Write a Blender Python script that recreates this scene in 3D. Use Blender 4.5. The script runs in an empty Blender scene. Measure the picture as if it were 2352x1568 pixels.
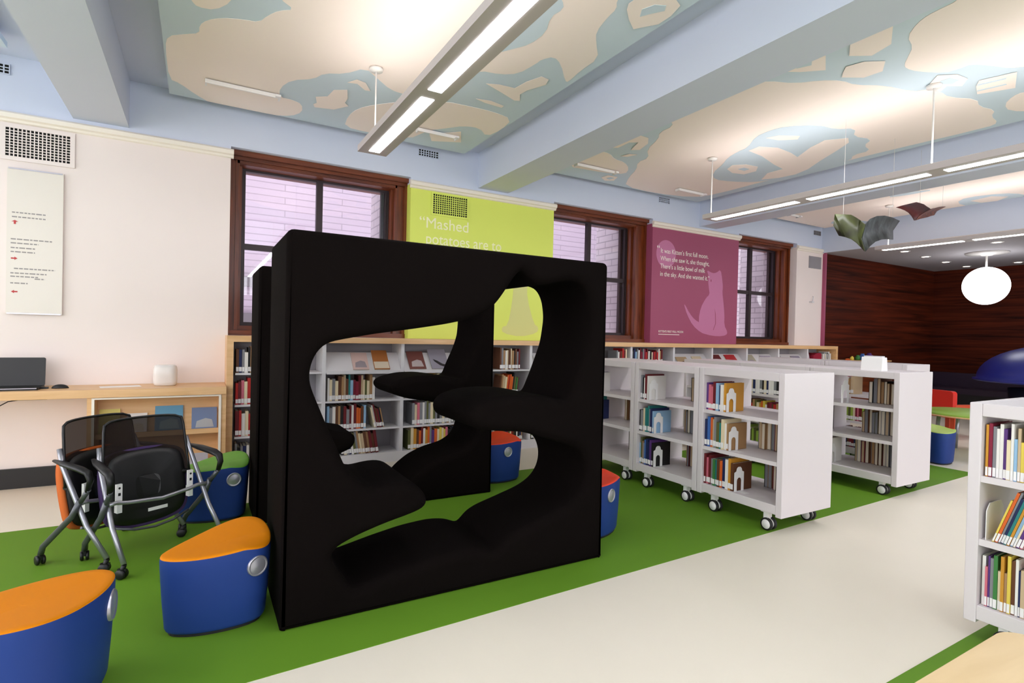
import bpy, math, random
from mathutils import Vector, Matrix, geometry
PI = math.pi
SC = bpy.context.scene
COL = SC.collection
RND = random.Random(11)

# ---------------------------------------------------------------- camera
def make_camera():
    f, yaw, pitch, roll = 1252.07, math.radians(29.955), math.radians(-0.6735), math.radians(1.3358)
    F = Vector((math.sin(yaw)*math.cos(pitch), math.cos(yaw)*math.cos(pitch), math.sin(pitch)))
    R0 = Vector((math.cos(yaw), -math.sin(yaw), 0)); U0 = R0.cross(F)
    R = R0*math.cos(roll) + U0*math.sin(roll); U = -R0*math.sin(roll) + U0*math.cos(roll)
    cam = bpy.data.cameras.new('camera'); o = bpy.data.objects.new('camera', cam); COL.objects.link(o)
    cam.sensor_width = 36.0; cam.lens = 36.0*f/2352.0; cam.clip_start = 0.02; cam.clip_end = 200
    m = Matrix((R, U, -F)).transposed().to_4x4(); m.translation = Vector((0, 0, 1.25))
    o.matrix_world = m
    SC.camera = o
make_camera()

# ---------------------------------------------------------------- view, world, strengths
SC.view_settings.view_transform = 'Standard'
SC.view_settings.look = 'None'
SC.view_settings.gamma = 1.0
SC.view_settings.use_curve_mapping = False
SC.view_settings.exposure = 1.28
SC.cycles.use_denoising = True
SC.cycles.max_bounces = 8
SC.cycles.diffuse_bounces = 5
SC.cycles.glossy_bounces = 3
SC.cycles.transparent_max_bounces = 12
SC.cycles.sample_clamp_indirect = 6.0
SC.cycles.caustics_reflective = False
SC.cycles.caustics_refractive = False
W = bpy.data.worlds.new('daylight'); SC.world = W; W.use_nodes = True
W.node_tree.nodes['Background'].inputs[0].default_value = (0.93, 0.94, 1.0, 1)
W.node_tree.nodes['Background'].inputs[1].default_value = 2.0
DOWN_STRENGTH = 11.0      # under side of the hanging strip lights
UP_STRENGTH = 4.6       # upper side of the hanging strip lights
SPOT_STRENGTH = 5.0
GLOBE_STRENGTH = 2.0

# ---------------------------------------------------------------- materials
def lin(c):
    c = c/255.0
    return c/12.92 if c <= 0.04045 else ((c+0.055)/1.055)**2.4
def rgb(r, g, b): return (lin(r), lin(g), lin(b), 1)
MATS = {}
def mat(name, col, rough=0.6, metal=0.0, spec=0.5, var=0.0, scale=6.0, bump=0.0, stretch=None, bscale=None, emis=0.0, alpha=None, trans=0.0):
    if name in MATS: return MATS[name]
    m = bpy.data.materials.new(name); m.use_nodes = True; nt = m.node_tree; N = nt.nodes; L = nt.links
    b = N['Principled BSDF']; c = rgb(*col)
    b.inputs['Base Color'].default_value = c
    b.inputs['Roughness'].default_value = rough
    b.inputs['Metallic'].default_value = metal
    b.inputs['Specular IOR Level'].default_value = spec
    if trans: b.inputs['Transmission Weight'].default_value = trans
    if alpha is not None: b.inputs['Alpha'].default_value = alpha
    if emis:
        b.inputs['Emission Color'].default_value = c; b.inputs['Emission Strength'].default_value = emis
    if var or bump:
        tc = N.new('ShaderNodeTexCoord'); mp = N.new('ShaderNodeMapping'); L.new(tc.outputs['Object'], mp.inputs[0])
        if stretch: mp.inputs['Scale'].default_value = stretch
        nz = N.new('ShaderNodeTexNoise'); nz.inputs['Scale'].default_value = scale; nz.inputs['Detail'].default_value = 4
        L.new(mp.outputs[0], nz.inputs['Vector'])
        if var:
            mx = N.new('ShaderNodeMix'); mx.data_type = 'RGBA'
            mx.inputs[6].default_value = tuple(v*(1-var) for v in c[:3]) + (1,)
            mx.inputs[7].default_value = tuple(min(1, v*(1+var)) for v in c[:3]) + (1,)
            L.new(nz.outputs[0], mx.inputs[0]); L.new(mx.outputs[2], b.inputs['Base Color'])
        if bump:
            n2 = nz
            if bscale:
                n2 = N.new('ShaderNodeTexNoise'); n2.inputs['Scale'].default_value = bscale; L.new(mp.outputs[0], n2.inputs['Vector'])
            bp = N.new('ShaderNodeBump'); bp.inputs['Strength'].default_value = bump; bp.inputs['Distance'].default_value = 0.01
            L.new(n2.outputs[0], bp.inputs['Height']); L.new(bp.outputs[0], b.inputs['Normal'])
    MATS[name] = m
    return m
def wood(name, c1, c2, stretch=(0.6, 9, 9), rough=0.4, scale=3.0, spec=0.5):
    if name in MATS: return MATS[name]
    m = bpy.data.materials.new(name); m.use_nodes = True; nt = m.node_tree; N = nt.nodes; L = nt.links
    b = N['Principled BSDF']; b.inputs['Roughness'].default_value = rough; b.inputs['Specular IOR Level'].default_value = spec
    tc = N.new('ShaderNodeTexCoord'); mp = N.new('ShaderNodeMapping'); mp.inputs['Scale'].default_value = stretch
    nz = N.new('ShaderNodeTexNoise'); nz.inputs['Scale'].default_value = scale; nz.inputs['Detail'].default_value = 6; nz.inputs['Distortion'].default_value = 0.6
    cr = N.new('ShaderNodeValToRGB'); cr.color_ramp.elements[0].position = 0.3; cr.color_ramp.elements[1].position = 0.72
    cr.color_ramp.elements[0].color = rgb(*c1); cr.color_ramp.elements[1].color = rgb(*c2)
    L.new(tc.outputs['Object'], mp.inputs[0]); L.new(mp.outputs[0], nz.inputs['Vector']); L.new(nz.outputs[0], cr.inputs[0]); L.new(cr.outputs[0], b.inputs['Base Color'])
    MATS[name] = m; return m
def brick(name, c1, c2, mortar, scale=1.0, bw=0.4, bh=0.1):
    m = bpy.data.materials.new(name); m.use_nodes = True; nt = m.node_tree; N = nt.nodes; L = nt.links
    b = N['Principled BSDF']; b.inputs['Roughness'].default_value = 0.7
    tc = N.new('ShaderNodeTexCoord'); sp = N.new('ShaderNodeSeparateXYZ'); cb = N.new('ShaderNodeCombineXYZ'); ad = N.new('ShaderNodeMath')
    bt = N.new('ShaderNodeTexBrick'); bt.inputs['Color1'].default_value = rgb(*c1); bt.inputs['Color2'].default_value = rgb(*c2); bt.inputs['Mortar'].default_value = rgb(*mortar)
    bt.inputs['Scale'].default_value = scale; bt.inputs['Mortar Size'].default_value = 0.008; bt.inputs['Brick Width'].default_value = bw; bt.inputs['Row Height'].default_value = bh
    L.new(tc.outputs['Object'], sp.inputs[0]); L.new(sp.outputs[0], ad.inputs[0]); L.new(sp.outputs[1], ad.inputs[1])
    L.new(ad.outputs[0], cb.inputs[0]); L.new(sp.outputs[2], cb.inputs[1]); L.new(cb.outputs[0], bt.inputs['Vector']); L.new(bt.outputs[0], b.inputs['Base Color'])
    MATS[name] = m; return m
def emit(name, col, strength):
    m = bpy.data.materials.new(name); m.use_nodes = True; nt = m.node_tree; nt.nodes.clear()
    e = nt.nodes.new('ShaderNodeEmission'); o = nt.nodes.new('ShaderNodeOutputMaterial'); e.inputs[0].default_value = rgb(*col); e.inputs[1].default_value = strength
    nt.links.new(e.outputs[0], o.inputs[0]); MATS[name] = m; return m

M_CREAM = mat('cream_paint', (238, 226, 220), 0.7, var=0.03, scale=1.5)
M_MOULD = mat('cream_gloss_paint', (240, 232, 218), 0.5)
M_BLUE = mat('pale_blue_paint', (206, 214, 230), 0.75, var=0.03, scale=1.2)
M_LIME = mat('lime_paint', (224, 236, 106), 0.6, var=0.03, scale=1.2)
M_PURPLE = mat('plum_paint', (160, 76, 106), 0.55, var=0.04, scale=1.2)
M_GREY_CEIL = mat('light_grey_paint', (178, 174, 178), 0.8)
M_MURAL_BLUE = mat('mural_blue', (200, 216, 226), 0.8, var=0.05, scale=1.5)
M_MURAL_CREAM = mat('mural_cream', (246, 233, 224), 0.8, var=0.02, scale=1.5)
M_FLOOR = mat('cream_linoleum', (230, 221, 203), 0.42, spec=0.3, var=0.05, scale=1.3)
M_GREEN = mat('green_linoleum', (97, 138, 38), 0.6, spec=0.12, var=0.08, scale=1.5)
M_BROWN = wood('mahogany_casing', (80, 31, 9), (134, 64, 24), (9, 9, 0.6), 0.35)
M_BROWNH = wood('mahogany_head', (76, 29, 9), (126, 60, 23), (0.6, 9, 9), 0.35)
M_PANEL = wood('dark_wood_panelling', (36, 9, 3), (92, 34, 14), (0.35, 0.35, 9), 0.65, 2.2, 0.12)
M_LWOOD = wood('light_maple', (214, 168, 114), (230, 188, 138), (0.7, 8, 8), 0.4)
M_TABLE = wood('pale_birch_top', (200, 170, 120), (214, 186, 138), (1, 6, 6), 0.35)
M_BRONZE = mat('dark_bronze', (52, 40, 42), 0.45, 0.3)
M_BLACK = mat('black_plastic', (16, 15, 16), 0.45)
M_HOLE_DARK = mat('painted_hole_dark', (4, 4, 4), 0.9)  # near-black that paints the unlit depth of vent and bolt holes
M_FOAM = mat('black_stretch_fabric', (14, 10, 9), 0.95, spec=0.04, var=0.15, scale=2.0, bump=0.15, bscale=160)
M_WHITE = mat('white_powder_coat', (216, 208, 209), 0.42, spec=0.3)
M_WHITE2 = mat('white_shelf_metal', (214, 212, 214), 0.5, spec=0.3)
M_BACK = mat('grey_shelf_back', (150, 146, 150), 0.7)
M_PLASTIC = mat('white_plastic', (236, 234, 232), 0.35)
M_STEEL = mat('silver_tube', (165, 165, 172), 0.32, 0.75)
M_DSTEEL = mat('dark_grey_tube', (92, 94, 98), 0.4, 0.6)
M_RUBBER = mat('black_rubber', (20, 20, 20), 0.6)
M_PAPER = mat('book_pages', (226, 216, 196), 0.85)
M_TAG = mat('white_spine_label', (232, 230, 228), 0.6)
M_TEXTW = mat('white_lettering', (244, 238, 228), 0.6)
M_TEXTY = mat('pale_yellow_lettering', (250, 250, 205), 0.6)
M_GREYTXT = mat('grey_print', (150, 145, 142), 0.6)
M_REDTXT = mat('red_print', (190, 60, 60), 0.6)
M_PINK = mat('pink_mural', (196, 120, 158), 0.6)
M_PALEL = mat('pale_lime_mural', (216, 216, 138), 0.6)
M_SILVER = mat('brushed_silver', (188, 186, 196), 0.3, 0.7)
M_FIX = mat('fixture_housing', (198, 190, 188), 0.5, 0.2)
M_WIRE = mat('white_rod', (225, 222, 218), 0.4)
M_DIFF = emit('lit_diffuser', (250, 248, 255), DOWN_STRENGTH)
M_UP = emit('lit_uplight', (255, 249, 248), UP_STRENGTH)
M_GLOBE = emit('lit_globe', (252, 252, 255), GLOBE_STRENGTH)
M_SPOT = emit('lit_downlight', (255, 240, 225), SPOT_STRENGTH)
M_FACADE = brick('white_glazed_brick', (150, 134, 146), (146, 130, 142), (122, 108, 118), 1.0, 1.9, 0.11)
M_PIER = brick('pale_brick_pier', (178, 164, 170), (170, 156, 162), (140, 128, 134), 1.0, 0.3, 0.09)
M_DGREY = mat('grey_stone_band', (84, 76, 80), 0.8)

def glass_mat():
    m = bpy.data.materials.new('window_glass'); m.use_nodes = True; nt = m.node_tree; nt.nodes.clear()
    t = nt.nodes.new('ShaderNodeBsdfTransparent'); g = nt.nodes.new('ShaderNodeBsdfGlossy'); g.inputs['Roughness'].default_value = 0.02
    t.inputs[0].default_value = (0.93, 0.93, 0.95, 1)
    mx = nt.nodes.new('ShaderNodeMixShader'); o = nt.nodes.new('ShaderNodeOutputMaterial')
    mx.inputs[0].default_value = 0.06; nt.links.new(t.outputs[0], mx.inputs[1]); nt.links.new(g.outputs[0], mx.inputs[2]); nt.links.new(mx.outputs[0], o.inputs[0])
    return m
M_GLASS = glass_mat()
def mesh_fabric():
    m = bpy.data.materials.new('black_chair_mesh'); m.use_nodes = True; nt = m.node_tree; nt.nodes.clear()
    t = nt.nodes.new('ShaderNodeBsdfTransparent'); d = nt.nodes.new('ShaderNodeBsdfDiffuse'); d.inputs[0].default_value = rgb(44, 37, 35)
    mx = nt.nodes.new('ShaderNodeMixShader'); mx.inputs[0].default_value = 0.93; o = nt.nodes.new('ShaderNodeOutputMaterial')
    nt.links.new(t.outputs[0], mx.inputs[1]); nt.links.new(d.outputs[0], mx.inputs[2]); nt.links.new(mx.outputs[0], o.inputs[0])
    return m
M_NET = mesh_fabric()

# ---------------------------------------------------------------- mesh builder
class MB:
    def __init__(s): s.v = []; s.f = []; s.mi = []; s.sm = []
    def add(s, vs, fs, mi=0, smooth=False, M=None):
        b = len(s.v)
        for p in vs:
            p = Vector(p)
            s.v.append(tuple(M @ p) if M else tuple(p))
        for f in fs: s.f.append([b+i for i in f]); s.mi.append(mi); s.sm.append(smooth)
        return s
    def box(s, x0, x1, y0, y1, z0, z1, mi=0, M=None):
        vs = [(x, y, z) for z in (z0, z1) for y in (y0, y1) for x in (x0, x1)]
        return s.add(vs, [(0, 2, 3, 1), (4, 5, 7, 6), (0, 1, 5, 4), (2, 6, 7, 3), (0, 4, 6, 2), (1, 3, 7, 5)], mi, False, M)
    def rbox(s, x0, x1, y0, y1, z0, z1, r, mi=0, M=None, axis='z', n=4):
        # box with four rounded edges along one axis
        if axis == 'z': a0, a1, b0, b1, c0, c1 = x0, x1, y0, y1, z0, z1
        elif axis == 'y': a0, a1, b0, b1, c0, c1 = x0, x1, z0, z1, y0, y1
        else: a0, a1, b0, b1, c0, c1 = y0, y1, z0, z1, x0, x1
        r = min(r, (a1-a0)/2.01, (b1-b0)/2.01); out = []
        for (cx, cy, st) in ((a1-r, b1-r, 0), (a0+r, b1-r, 1), (a0+r, b0+r, 2), (a1-r, b0+r, 3)):
            for k in range(n+1):
                t = (st + k/n)*PI/2; out.append((cx+r*math.cos(t), cy+r*math.sin(t)))
        return s.prism(out, c0, c1, mi, axis, M)
    def prism(s, poly, c0, c1, mi=0, axis='z', M=None, smooth=False):
        def P(a, b, c): return (a, b, c) if axis == 'z' else ((a, c, b) if axis == 'y' else (c, a, b))
        n = len(poly); vs = [P(a, b, c0) for a, b in poly] + [P(a, b, c1) for a, b in poly]
        tri = geometry.tessellate_polygon([[Vector((a, b, 0)) for a, b in poly]])
        fs = [tuple(t) for t in tri] + [tuple(n+i for i in reversed(t)) for t in tri]
        s.add(vs, fs, mi, False, M)
        s.add(vs, [(i, (i+1) % n, n+(i+1) % n, n+i) for i in range(n)], mi, smooth, M)
        return s
    def tube(s, pts, r, n=8, mi=0, M=None, cap=True, flat=None):
        pts = [Vector(p) for p in pts]; rings = []; up = None
        for i, p in enumerate(pts):
            d = (pts[min(i+1, len(pts)-1)] - pts[max(i-1, 0)]).normalized()
            if up is None:
                up = Vector((0, 0, 1)) if abs(d.z) < 0.9 else Vector((0, 1, 0))
            a = d.cross(up).normalized(); up = a.cross(d).normalized()
            rr = r[i] if isinstance(r, (list, tuple)) else r
            k2 = flat if flat else 1
            rings.append([p + a*(rr*math.cos(2*PI*k/n)) + up*(rr*k2*math.sin(2*PI*k/n)) for k in range(n)])
        vs = [q for ring in rings for q in ring]; fs = []
        for i in range(len(pts)-1):
            for k in range(n): fs.append((i*n+k, i*n+(k+1) % n, (i+1)*n+(k+1) % n, (i+1)*n+k))
        s.add(vs, fs, mi, True, M)
        if cap:
            s.add(rings[0], [tuple(range(n))[::-1]], mi, False, M); s.add(rings[-1], [tuple(range(n))], mi, False, M)
        return s
    def lathe(s, prof, n=24, mi=0, M=None, c=(0, 0, 0)):
        vs = []; fs = []
        for r, z in prof:
            for k in range(n): vs.append((c[0]+r*math.cos(2*PI*k/n), c[1]+r*math.sin(2*PI*k/n), c[2]+z))
        for i in range(len(prof)-1):
            for k in range(n): fs.append((i*n+k, i*n+(k+1) % n, (i+1)*n+(k+1) % n, (i+1)*n+k))
        return s.add(vs, fs, mi, True, M)
    def rings(s, R, mi=0, smooth=True, M=None, closed=True, caps=(False, False)):
        n = len(R[0]); vs = [q for ring in R for q in ring]; fs = []
        for i in range(len(R)-1):
            for k in range(n if closed else n-1): fs.append((i*n+k, i*n+(k+1) % n, (i+1)*n+(k+1) % n, (i+1)*n+k))
        s.add(vs, fs, mi, smooth, M)
        if caps[0]: s.add(R[0], [tuple(range(n))[::-1]], mi, False, M)
        if caps[1]: s.add(R[-1], [tuple(range(n))], mi, False, M)
        return s
    def mesh(s, name, mats, weld=True):
        me = bpy.data.meshes.new(name); me.from_pydata(s.v, [], s.f)
        for m in mats: me.materials.append(m)
        me.polygons.foreach_set('material_index', s.mi); me.polygons.foreach_set('use_smooth', s.sm)
        me.update()
        import bmesh
        bm = bmesh.new(); bm.from_mesh(me)
        if weld: bmesh.ops.remove_doubles(bm, verts=bm.verts, dist=1e-5)
        bmesh.ops.recalc_face_normals(bm, faces=bm.faces)
        bm.to_mesh(me); bm.free()
        return me
    def build(s, name, mats, parent=None, loc=None, bevel=0.0, seg=2, weld=True):
        if not isinstance(mats, (list, tuple)): mats = [mats]
        o = bpy.data.objects.new(name, s.mesh(name, mats, weld)); COL.objects.link(o)
        if parent: o.parent = parent
        if loc: o.location = loc
        if bevel:
            b = o.modifiers.new('bevel', 'BEVEL'); b.width = bevel; b.segments = seg; b.limit_method = 'ANGLE'; b.angle_limit = math.radians(40)
        return o
def tag(o, label, cat, group=None):
    o['label'] = label; o['category'] = cat
    if group: o['group'] = group
    return o
def struct(o): o['kind'] = 'structure'; return o
def thing(name, label, cat, loc=(0, 0, 0), rz=0.0, group=None):
    o = bpy.data.objects.new(name, None); COL.objects.link(o); o.empty_display_size = 0.05
    o.location = loc; o.rotation_euler = (0, 0, rz); return tag(o, label, cat, group)
def dup(root, label, loc, rz, group=None):
    r = root.copy(); COL.objects.link(r); r.location = loc; r.rotation_euler = (0, 0, rz); r['label'] = label
    if group: r['group'] = group
    for ch in list(root.children):
        c = ch.copy(); COL.objects.link(c); c.parent = r
        for g in list(ch.children):
            d = g.copy(); COL.objects.link(d); d.parent = c
    return r
def smooth_poly(P, it=1):
    # corner-cutting
    for _ in range(it):
        Q = []
        for i in range(len(P)):
            a = P[i]; b = P[(i+1) % len(P)]
            Q.append((a[0]*.75+b[0]*.25, a[1]*.75+b[1]*.25)); Q.append((a[0]*.25+b[0]*.75, a[1]*.25+b[1]*.75))
        P = Q
    return P
# ---------------------------------------------------------------- traced outlines (metres)
HOLE_FRONT = [(0.568, 0.651), (0.548, 0.709), (0.514, 0.783), (0.485, 0.848), (0.469, 0.89), (0.436, 0.969), (0.411, 1.035), (0.412, 1.08), (0.424, 1.124), (0.448, 1.169), (0.48, 1.2), (0.682, 1.24), (0.866, 1.267), (1.038, 1.296), (1.166, 1.325), (1.245, 1.362), (1.305, 1.405), (1.375, 1.503), (1.419, 1.564), (1.446, 1.605), (1.476, 1.568), (1.494, 1.544), (1.542, 1.513), (1.629, 1.529), (1.721, 1.553), (1.784, 1.56), (1.849, 1.54), (1.89, 1.473), (1.907, 1.363), (1.885, 1.211), (1.821, 1.046), (1.767, 0.924), (1.755, 0.895), (1.661, 0.919), (1.539, 0.938), (1.423, 0.942), (1.31, 0.934), (1.216, 0.91), (1.171, 0.881), (1.156, 0.842), (1.17, 0.804), (1.197, 0.781), (1.232, 0.774), (1.294, 0.763), (1.383, 0.752), (1.475, 0.746), (1.813, 0.644), (1.852, 0.619), (1.887, 0.547), (1.895, 0.491), (1.881, 0.423), (1.827, 0.359), (1.739, 0.315), (1.586, 0.272), (1.44, 0.233), (1.37, 0.196), (1.335, 0.14), (1.274, 0.175), (1.219, 0.188), (1.14, 0.195), (0.987, 0.183), (0.818, 0.153), (0.681, 0.123), (0.604, 0.107), (0.504, 0.285), (0.547, 0.308), (0.632, 0.341), (0.75, 0.374), (0.875, 0.4), (0.935, 0.417), (0.961, 0.436), (0.965, 0.463), (0.942, 0.495), (0.882, 0.554), (0.869, 0.557), (0.81, 0.563), (0.74, 0.555), (0.677, 0.541)]
HOLE_BACK = [(1.912, 1.477), (1.919, 1.366), (1.91, 1.236), (1.872, 1.125), (1.815, 1.007), (1.774, 0.898), (1.662, 0.918), (1.529, 0.934), (1.383, 0.932), (1.26, 0.906), (1.194, 0.873), (1.195, 0.836), (1.23, 0.8), (1.356, 0.762), (1.562, 0.734), (1.706, 0.701), (1.925, 0.587), (1.911, 0.494), (1.869, 0.404), (1.772, 0.349), (1.618, 0.317), (1.488, 0.264), (1.381, 0.186), (1.294, 0.08), (1.157, 0.009), (0.957, 0.017), (0.858, 0.128), (0.782, 0.323), (0.856, 0.407), (0.927, 0.425), (0.965, 0.464), (0.97, 0.51), (0.954, 0.542), (0.915, 0.544), (0.803, 0.567), (0.642, 0.689), (0.598, 0.837), (0.595, 1.012), (0.714, 1.213), (0.897, 1.447), (1.193, 1.598), (1.513, 1.671), (1.78, 1.653)]
MURAL1 = {'c': [[(-0.22, 4.41), (-0.2, 4.25), (-0.1, 4.16), (-0.02, 4.1), (-0.02, 3.99), (0.02, 3.9), (0.1, 3.82), (0.21, 3.77), (0.3, 3.75), (0.34, 3.64), (0.39, 3.55), (0.47, 3.49), (0.38, 3.42), (0.32, 3.29), (0.4, 2.83), (1.0, 2.17), (1.62, 2.07), (1.98, 2.3), (2.02, 2.41), (2.07, 2.47), (2.08, 2.56), (2.12, 2.72), (2.2, 2.82), (2.34, 2.97), (2.34, 3.17), (2.37, 3.36), (2.34, 3.36), (2.17, 3.17), (2.07, 3.11), (2.02, 3.19), (2.02, 3.26), (1.99, 3.45), (1.89, 3.53), (1.73, 3.56), (1.59, 3.76), (1.44, 4.07), (1.41, 4.24), (1.28, 4.22), (1.14, 4.09), (1.02, 3.97), (0.91, 4.15), (0.78, 4.22), (0.73, 4.36), (0.59, 4.47), (0.53, 4.66), (0.55, 4.85), (0.65, 4.85), (0.73, 4.9), (0.76, 5.07), (0.69, 5.22), (0.54, 5.29), (0.27, 5.33), (0.07, 5.31), (-0.05, 5.17), (-0.15, 5.01), (-0.22, 4.97)], [(1.15, 5.21), (1.12, 4.94), (1.15, 4.73), (1.25, 4.57), (1.45, 4.36), (1.73, 4.18), (1.95, 4.16), (2.15, 4.15), (2.37, 4.2), (2.41, 4.47), (2.37, 4.7), (2.22, 4.54), (2.07, 4.58), (1.98, 4.7), (1.85, 4.85), (1.76, 5.2), (1.39, 5.23)], [(-0.06, 3.72), (-0.03, 3.77), (0.06, 3.75), (0.14, 3.61), (0.14, 3.49), (-0.08, 3.64)]], 'b': [[(1.65, 2.78), (1.7, 2.54), (1.76, 2.57), (1.81, 2.63), (1.79, 2.74), (1.86, 2.89), (1.85, 3.06), (1.78, 3.18), (1.7, 3.3), (1.63, 3.28), (1.64, 3.03)]], 'l': [[(0.9, 4.46), (0.99, 4.4), (1.03, 4.56), (1.03, 4.66), (1.07, 4.71), (0.98, 4.85), (0.83, 4.89), (0.81, 4.83), (0.83, 4.79), (0.8, 4.67), (0.88, 4.61)], [(0.96, 4.27), (1.01, 4.18), (1.08, 4.2), (1.15, 4.32), (1.11, 4.33), (1.03, 4.25)], [(1.86, 3.71), (1.95, 3.67), (2.08, 3.66), (2.1, 3.52), (2.15, 3.39), (2.22, 3.4), (2.25, 3.48), (2.18, 3.64), (2.17, 3.73), (2.23, 3.83), (2.19, 3.85), (2.03, 3.78)], [(1.91, 3.99), (2.03, 3.96), (2.17, 3.99), (2.17, 4.03), (2.01, 4.02)], [(1.88, 4.93), (2.11, 4.71), (2.23, 4.97), (1.97, 5.1)], [(2.12, 2.44), (2.09, 2.39), (2.1, 2.29), (2.23, 2.2), (2.35, 2.25), (2.38, 2.35), (2.38, 2.45), (2.29, 2.57), (2.2, 2.51)]], 'b2': [[(2.23, 2.45), (2.19, 2.39), (2.22, 2.32), (2.28, 2.29), (2.31, 2.33), (2.26, 2.4)]]}
MURAL2 = {'c': [[(4.61, 5.26), (4.39, 4.94), (4.26, 4.67), (4.09, 4.47), (4.09, 4.3), (3.89, 4.12), (3.77, 3.84), (3.66, 3.72), (3.65, 3.54), (3.52, 3.45), (3.48, 3.32), (3.46, 2.94), (3.46, 2.7), (3.58, 2.56), (3.78, 2.48), (3.89, 2.35), (4.02, 2.27), (4.17, 2.26), (4.35, 2.15), (4.63, 2.09), (4.68, 2.01), (4.8, 1.98), (4.96, 1.99), (5.17, 1.89), (5.35, 1.94), (5.53, 1.9), (5.66, 1.97), (5.86, 1.99), (5.91, 2.08), (5.85, 2.86), (5.84, 3.18), (5.81, 4.12), (5.83, 4.88), (5.72, 5.16), (5.15, 5.29)], [(3.54, 5.01), (3.51, 4.69), (3.5, 4.42), (3.67, 4.42), (3.81, 4.53), (3.98, 4.55), (4.17, 4.69), (4.27, 4.87), (4.08, 4.95), (3.88, 4.98)], [(4.13, 1.92), (4.03, 1.85), (3.93, 1.78), (3.77, 1.74), (3.66, 1.64), (3.62, 1.57), (3.61, 1.5), (3.6, 1.42), (3.52, 1.33), (3.89, 1.1), (4.95, 1.39), (4.82, 1.51), (4.77, 1.57), (4.65, 1.61), (4.49, 1.68), (4.5, 1.75), (4.49, 1.83), (4.31, 1.92), (4.2, 1.94)], [(5.46, 1.82), (5.33, 1.73), (5.3, 1.66), (5.39, 1.6), (5.83, 1.73), (5.64, 1.85)]], 'b': [[(5.05, 4.28), (4.89, 4.01), (4.76, 3.85), (4.68, 3.66), (4.66, 3.53), (4.47, 3.31), (4.44, 3.14), (4.47, 3.0), (4.68, 2.83), (4.89, 2.81), (5.01, 2.7), (5.2, 2.82), (5.4, 2.76), (5.51, 2.89), (5.71, 2.93), (5.7, 3.09), (5.85, 3.19), (5.85, 3.5), (5.83, 4.0), (5.77, 4.23), (5.51, 4.38), (5.27, 4.44)]], 'l': [[(4.74, 3.58), (4.72, 3.45), (4.9, 3.37), (5.14, 3.39), (5.31, 3.43), (5.15, 3.2), (5.07, 3.01), (5.19, 2.86), (5.31, 2.92), (5.43, 3.09), (5.6, 3.36), (5.77, 3.6), (5.84, 3.79), (5.81, 3.98), (5.71, 4.13), (5.55, 3.94), (5.55, 3.75), (5.34, 3.71), (4.99, 3.61)], [(5.06, 4.09), (4.99, 3.97), (5.09, 3.87), (5.26, 3.85), (5.38, 3.96), (5.37, 4.11), (5.22, 4.15)], [(4.57, 3.27), (4.61, 3.17), (4.78, 3.07), (4.84, 3.13), (4.72, 3.24)], [(3.52, 4.29), (3.46, 4.05), (3.5, 3.86), (3.67, 3.87), (3.77, 3.98), (3.83, 4.16), (3.76, 4.21), (3.67, 4.01), (3.6, 4.06), (3.61, 4.23)], [(4.12, 5.12), (4.13, 5.01), (4.27, 5.0), (4.33, 5.14), (4.24, 5.2)], [(3.8, 4.41), (3.83, 4.31), (3.91, 4.28), (3.87, 4.39)], [(3.53, 1.95), (3.47, 1.82), (3.5, 1.69), (3.77, 1.83), (3.82, 1.97), (3.7, 2.05)], [(3.9, 2.2), (3.83, 2.14), (3.86, 2.04), (3.97, 1.96), (4.1, 2.04), (4.09, 2.16), (3.96, 2.24)], [(3.52, 2.42), (3.47, 2.31), (3.44, 2.19), (3.52, 2.1), (3.76, 2.24), (3.64, 2.35)], [(4.61, 1.98), (4.48, 1.87), (4.58, 1.79), (4.71, 1.78), (4.81, 1.85), (4.72, 1.91), (4.78, 1.97), (4.66, 2.01)], [(4.9, 1.8), (4.81, 1.75), (4.87, 1.56), (5.16, 1.66), (5.06, 1.85)]], 'b2': [[(3.48, 2.33), (3.47, 2.25), (3.52, 2.19), (3.61, 2.25), (3.57, 2.33)], [(4.59, 1.9), (4.59, 1.84), (4.68, 1.82), (4.71, 1.87), (4.66, 1.91)], [(5.15, 4.02), (5.16, 3.95), (5.25, 3.95), (5.26, 4.02)], [(4.19, 5.11), (4.2, 5.05), (4.26, 5.05), (4.25, 5.13)], [(4.87, 1.78), (4.91, 1.63), (4.93, 1.64), (4.89, 1.79)], [(4.98, 1.82), (5.02, 1.67), (5.04, 1.67), (5.0, 1.83)]]}
MURAL3 = {'c': [[(7.73, 5.53), (7.67, 4.93), (7.55, 4.21), (7.43, 3.63), (7.42, 2.75), (7.09, 1.97), (10.49, 2.88), (9.97, 3.43), (9.76, 4.14), (9.51, 5.29), (8.63, 5.5)]], 'b': [[(8.72, 3.38), (8.5, 3.19), (8.61, 2.86), (8.85, 2.73), (9.07, 2.79), (9.19, 3.05), (9.11, 3.37)], [(7.7, 3.76), (7.64, 3.48), (7.78, 3.2), (7.8, 3.56)], [(8.55, 5.03), (8.75, 4.68), (9.11, 4.62), (9.13, 5.01)]], 'l': [[(8.74, 3.23), (8.67, 2.99), (8.85, 2.88), (9.01, 3.04), (8.95, 3.19)]], 'b2': []}
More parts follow.
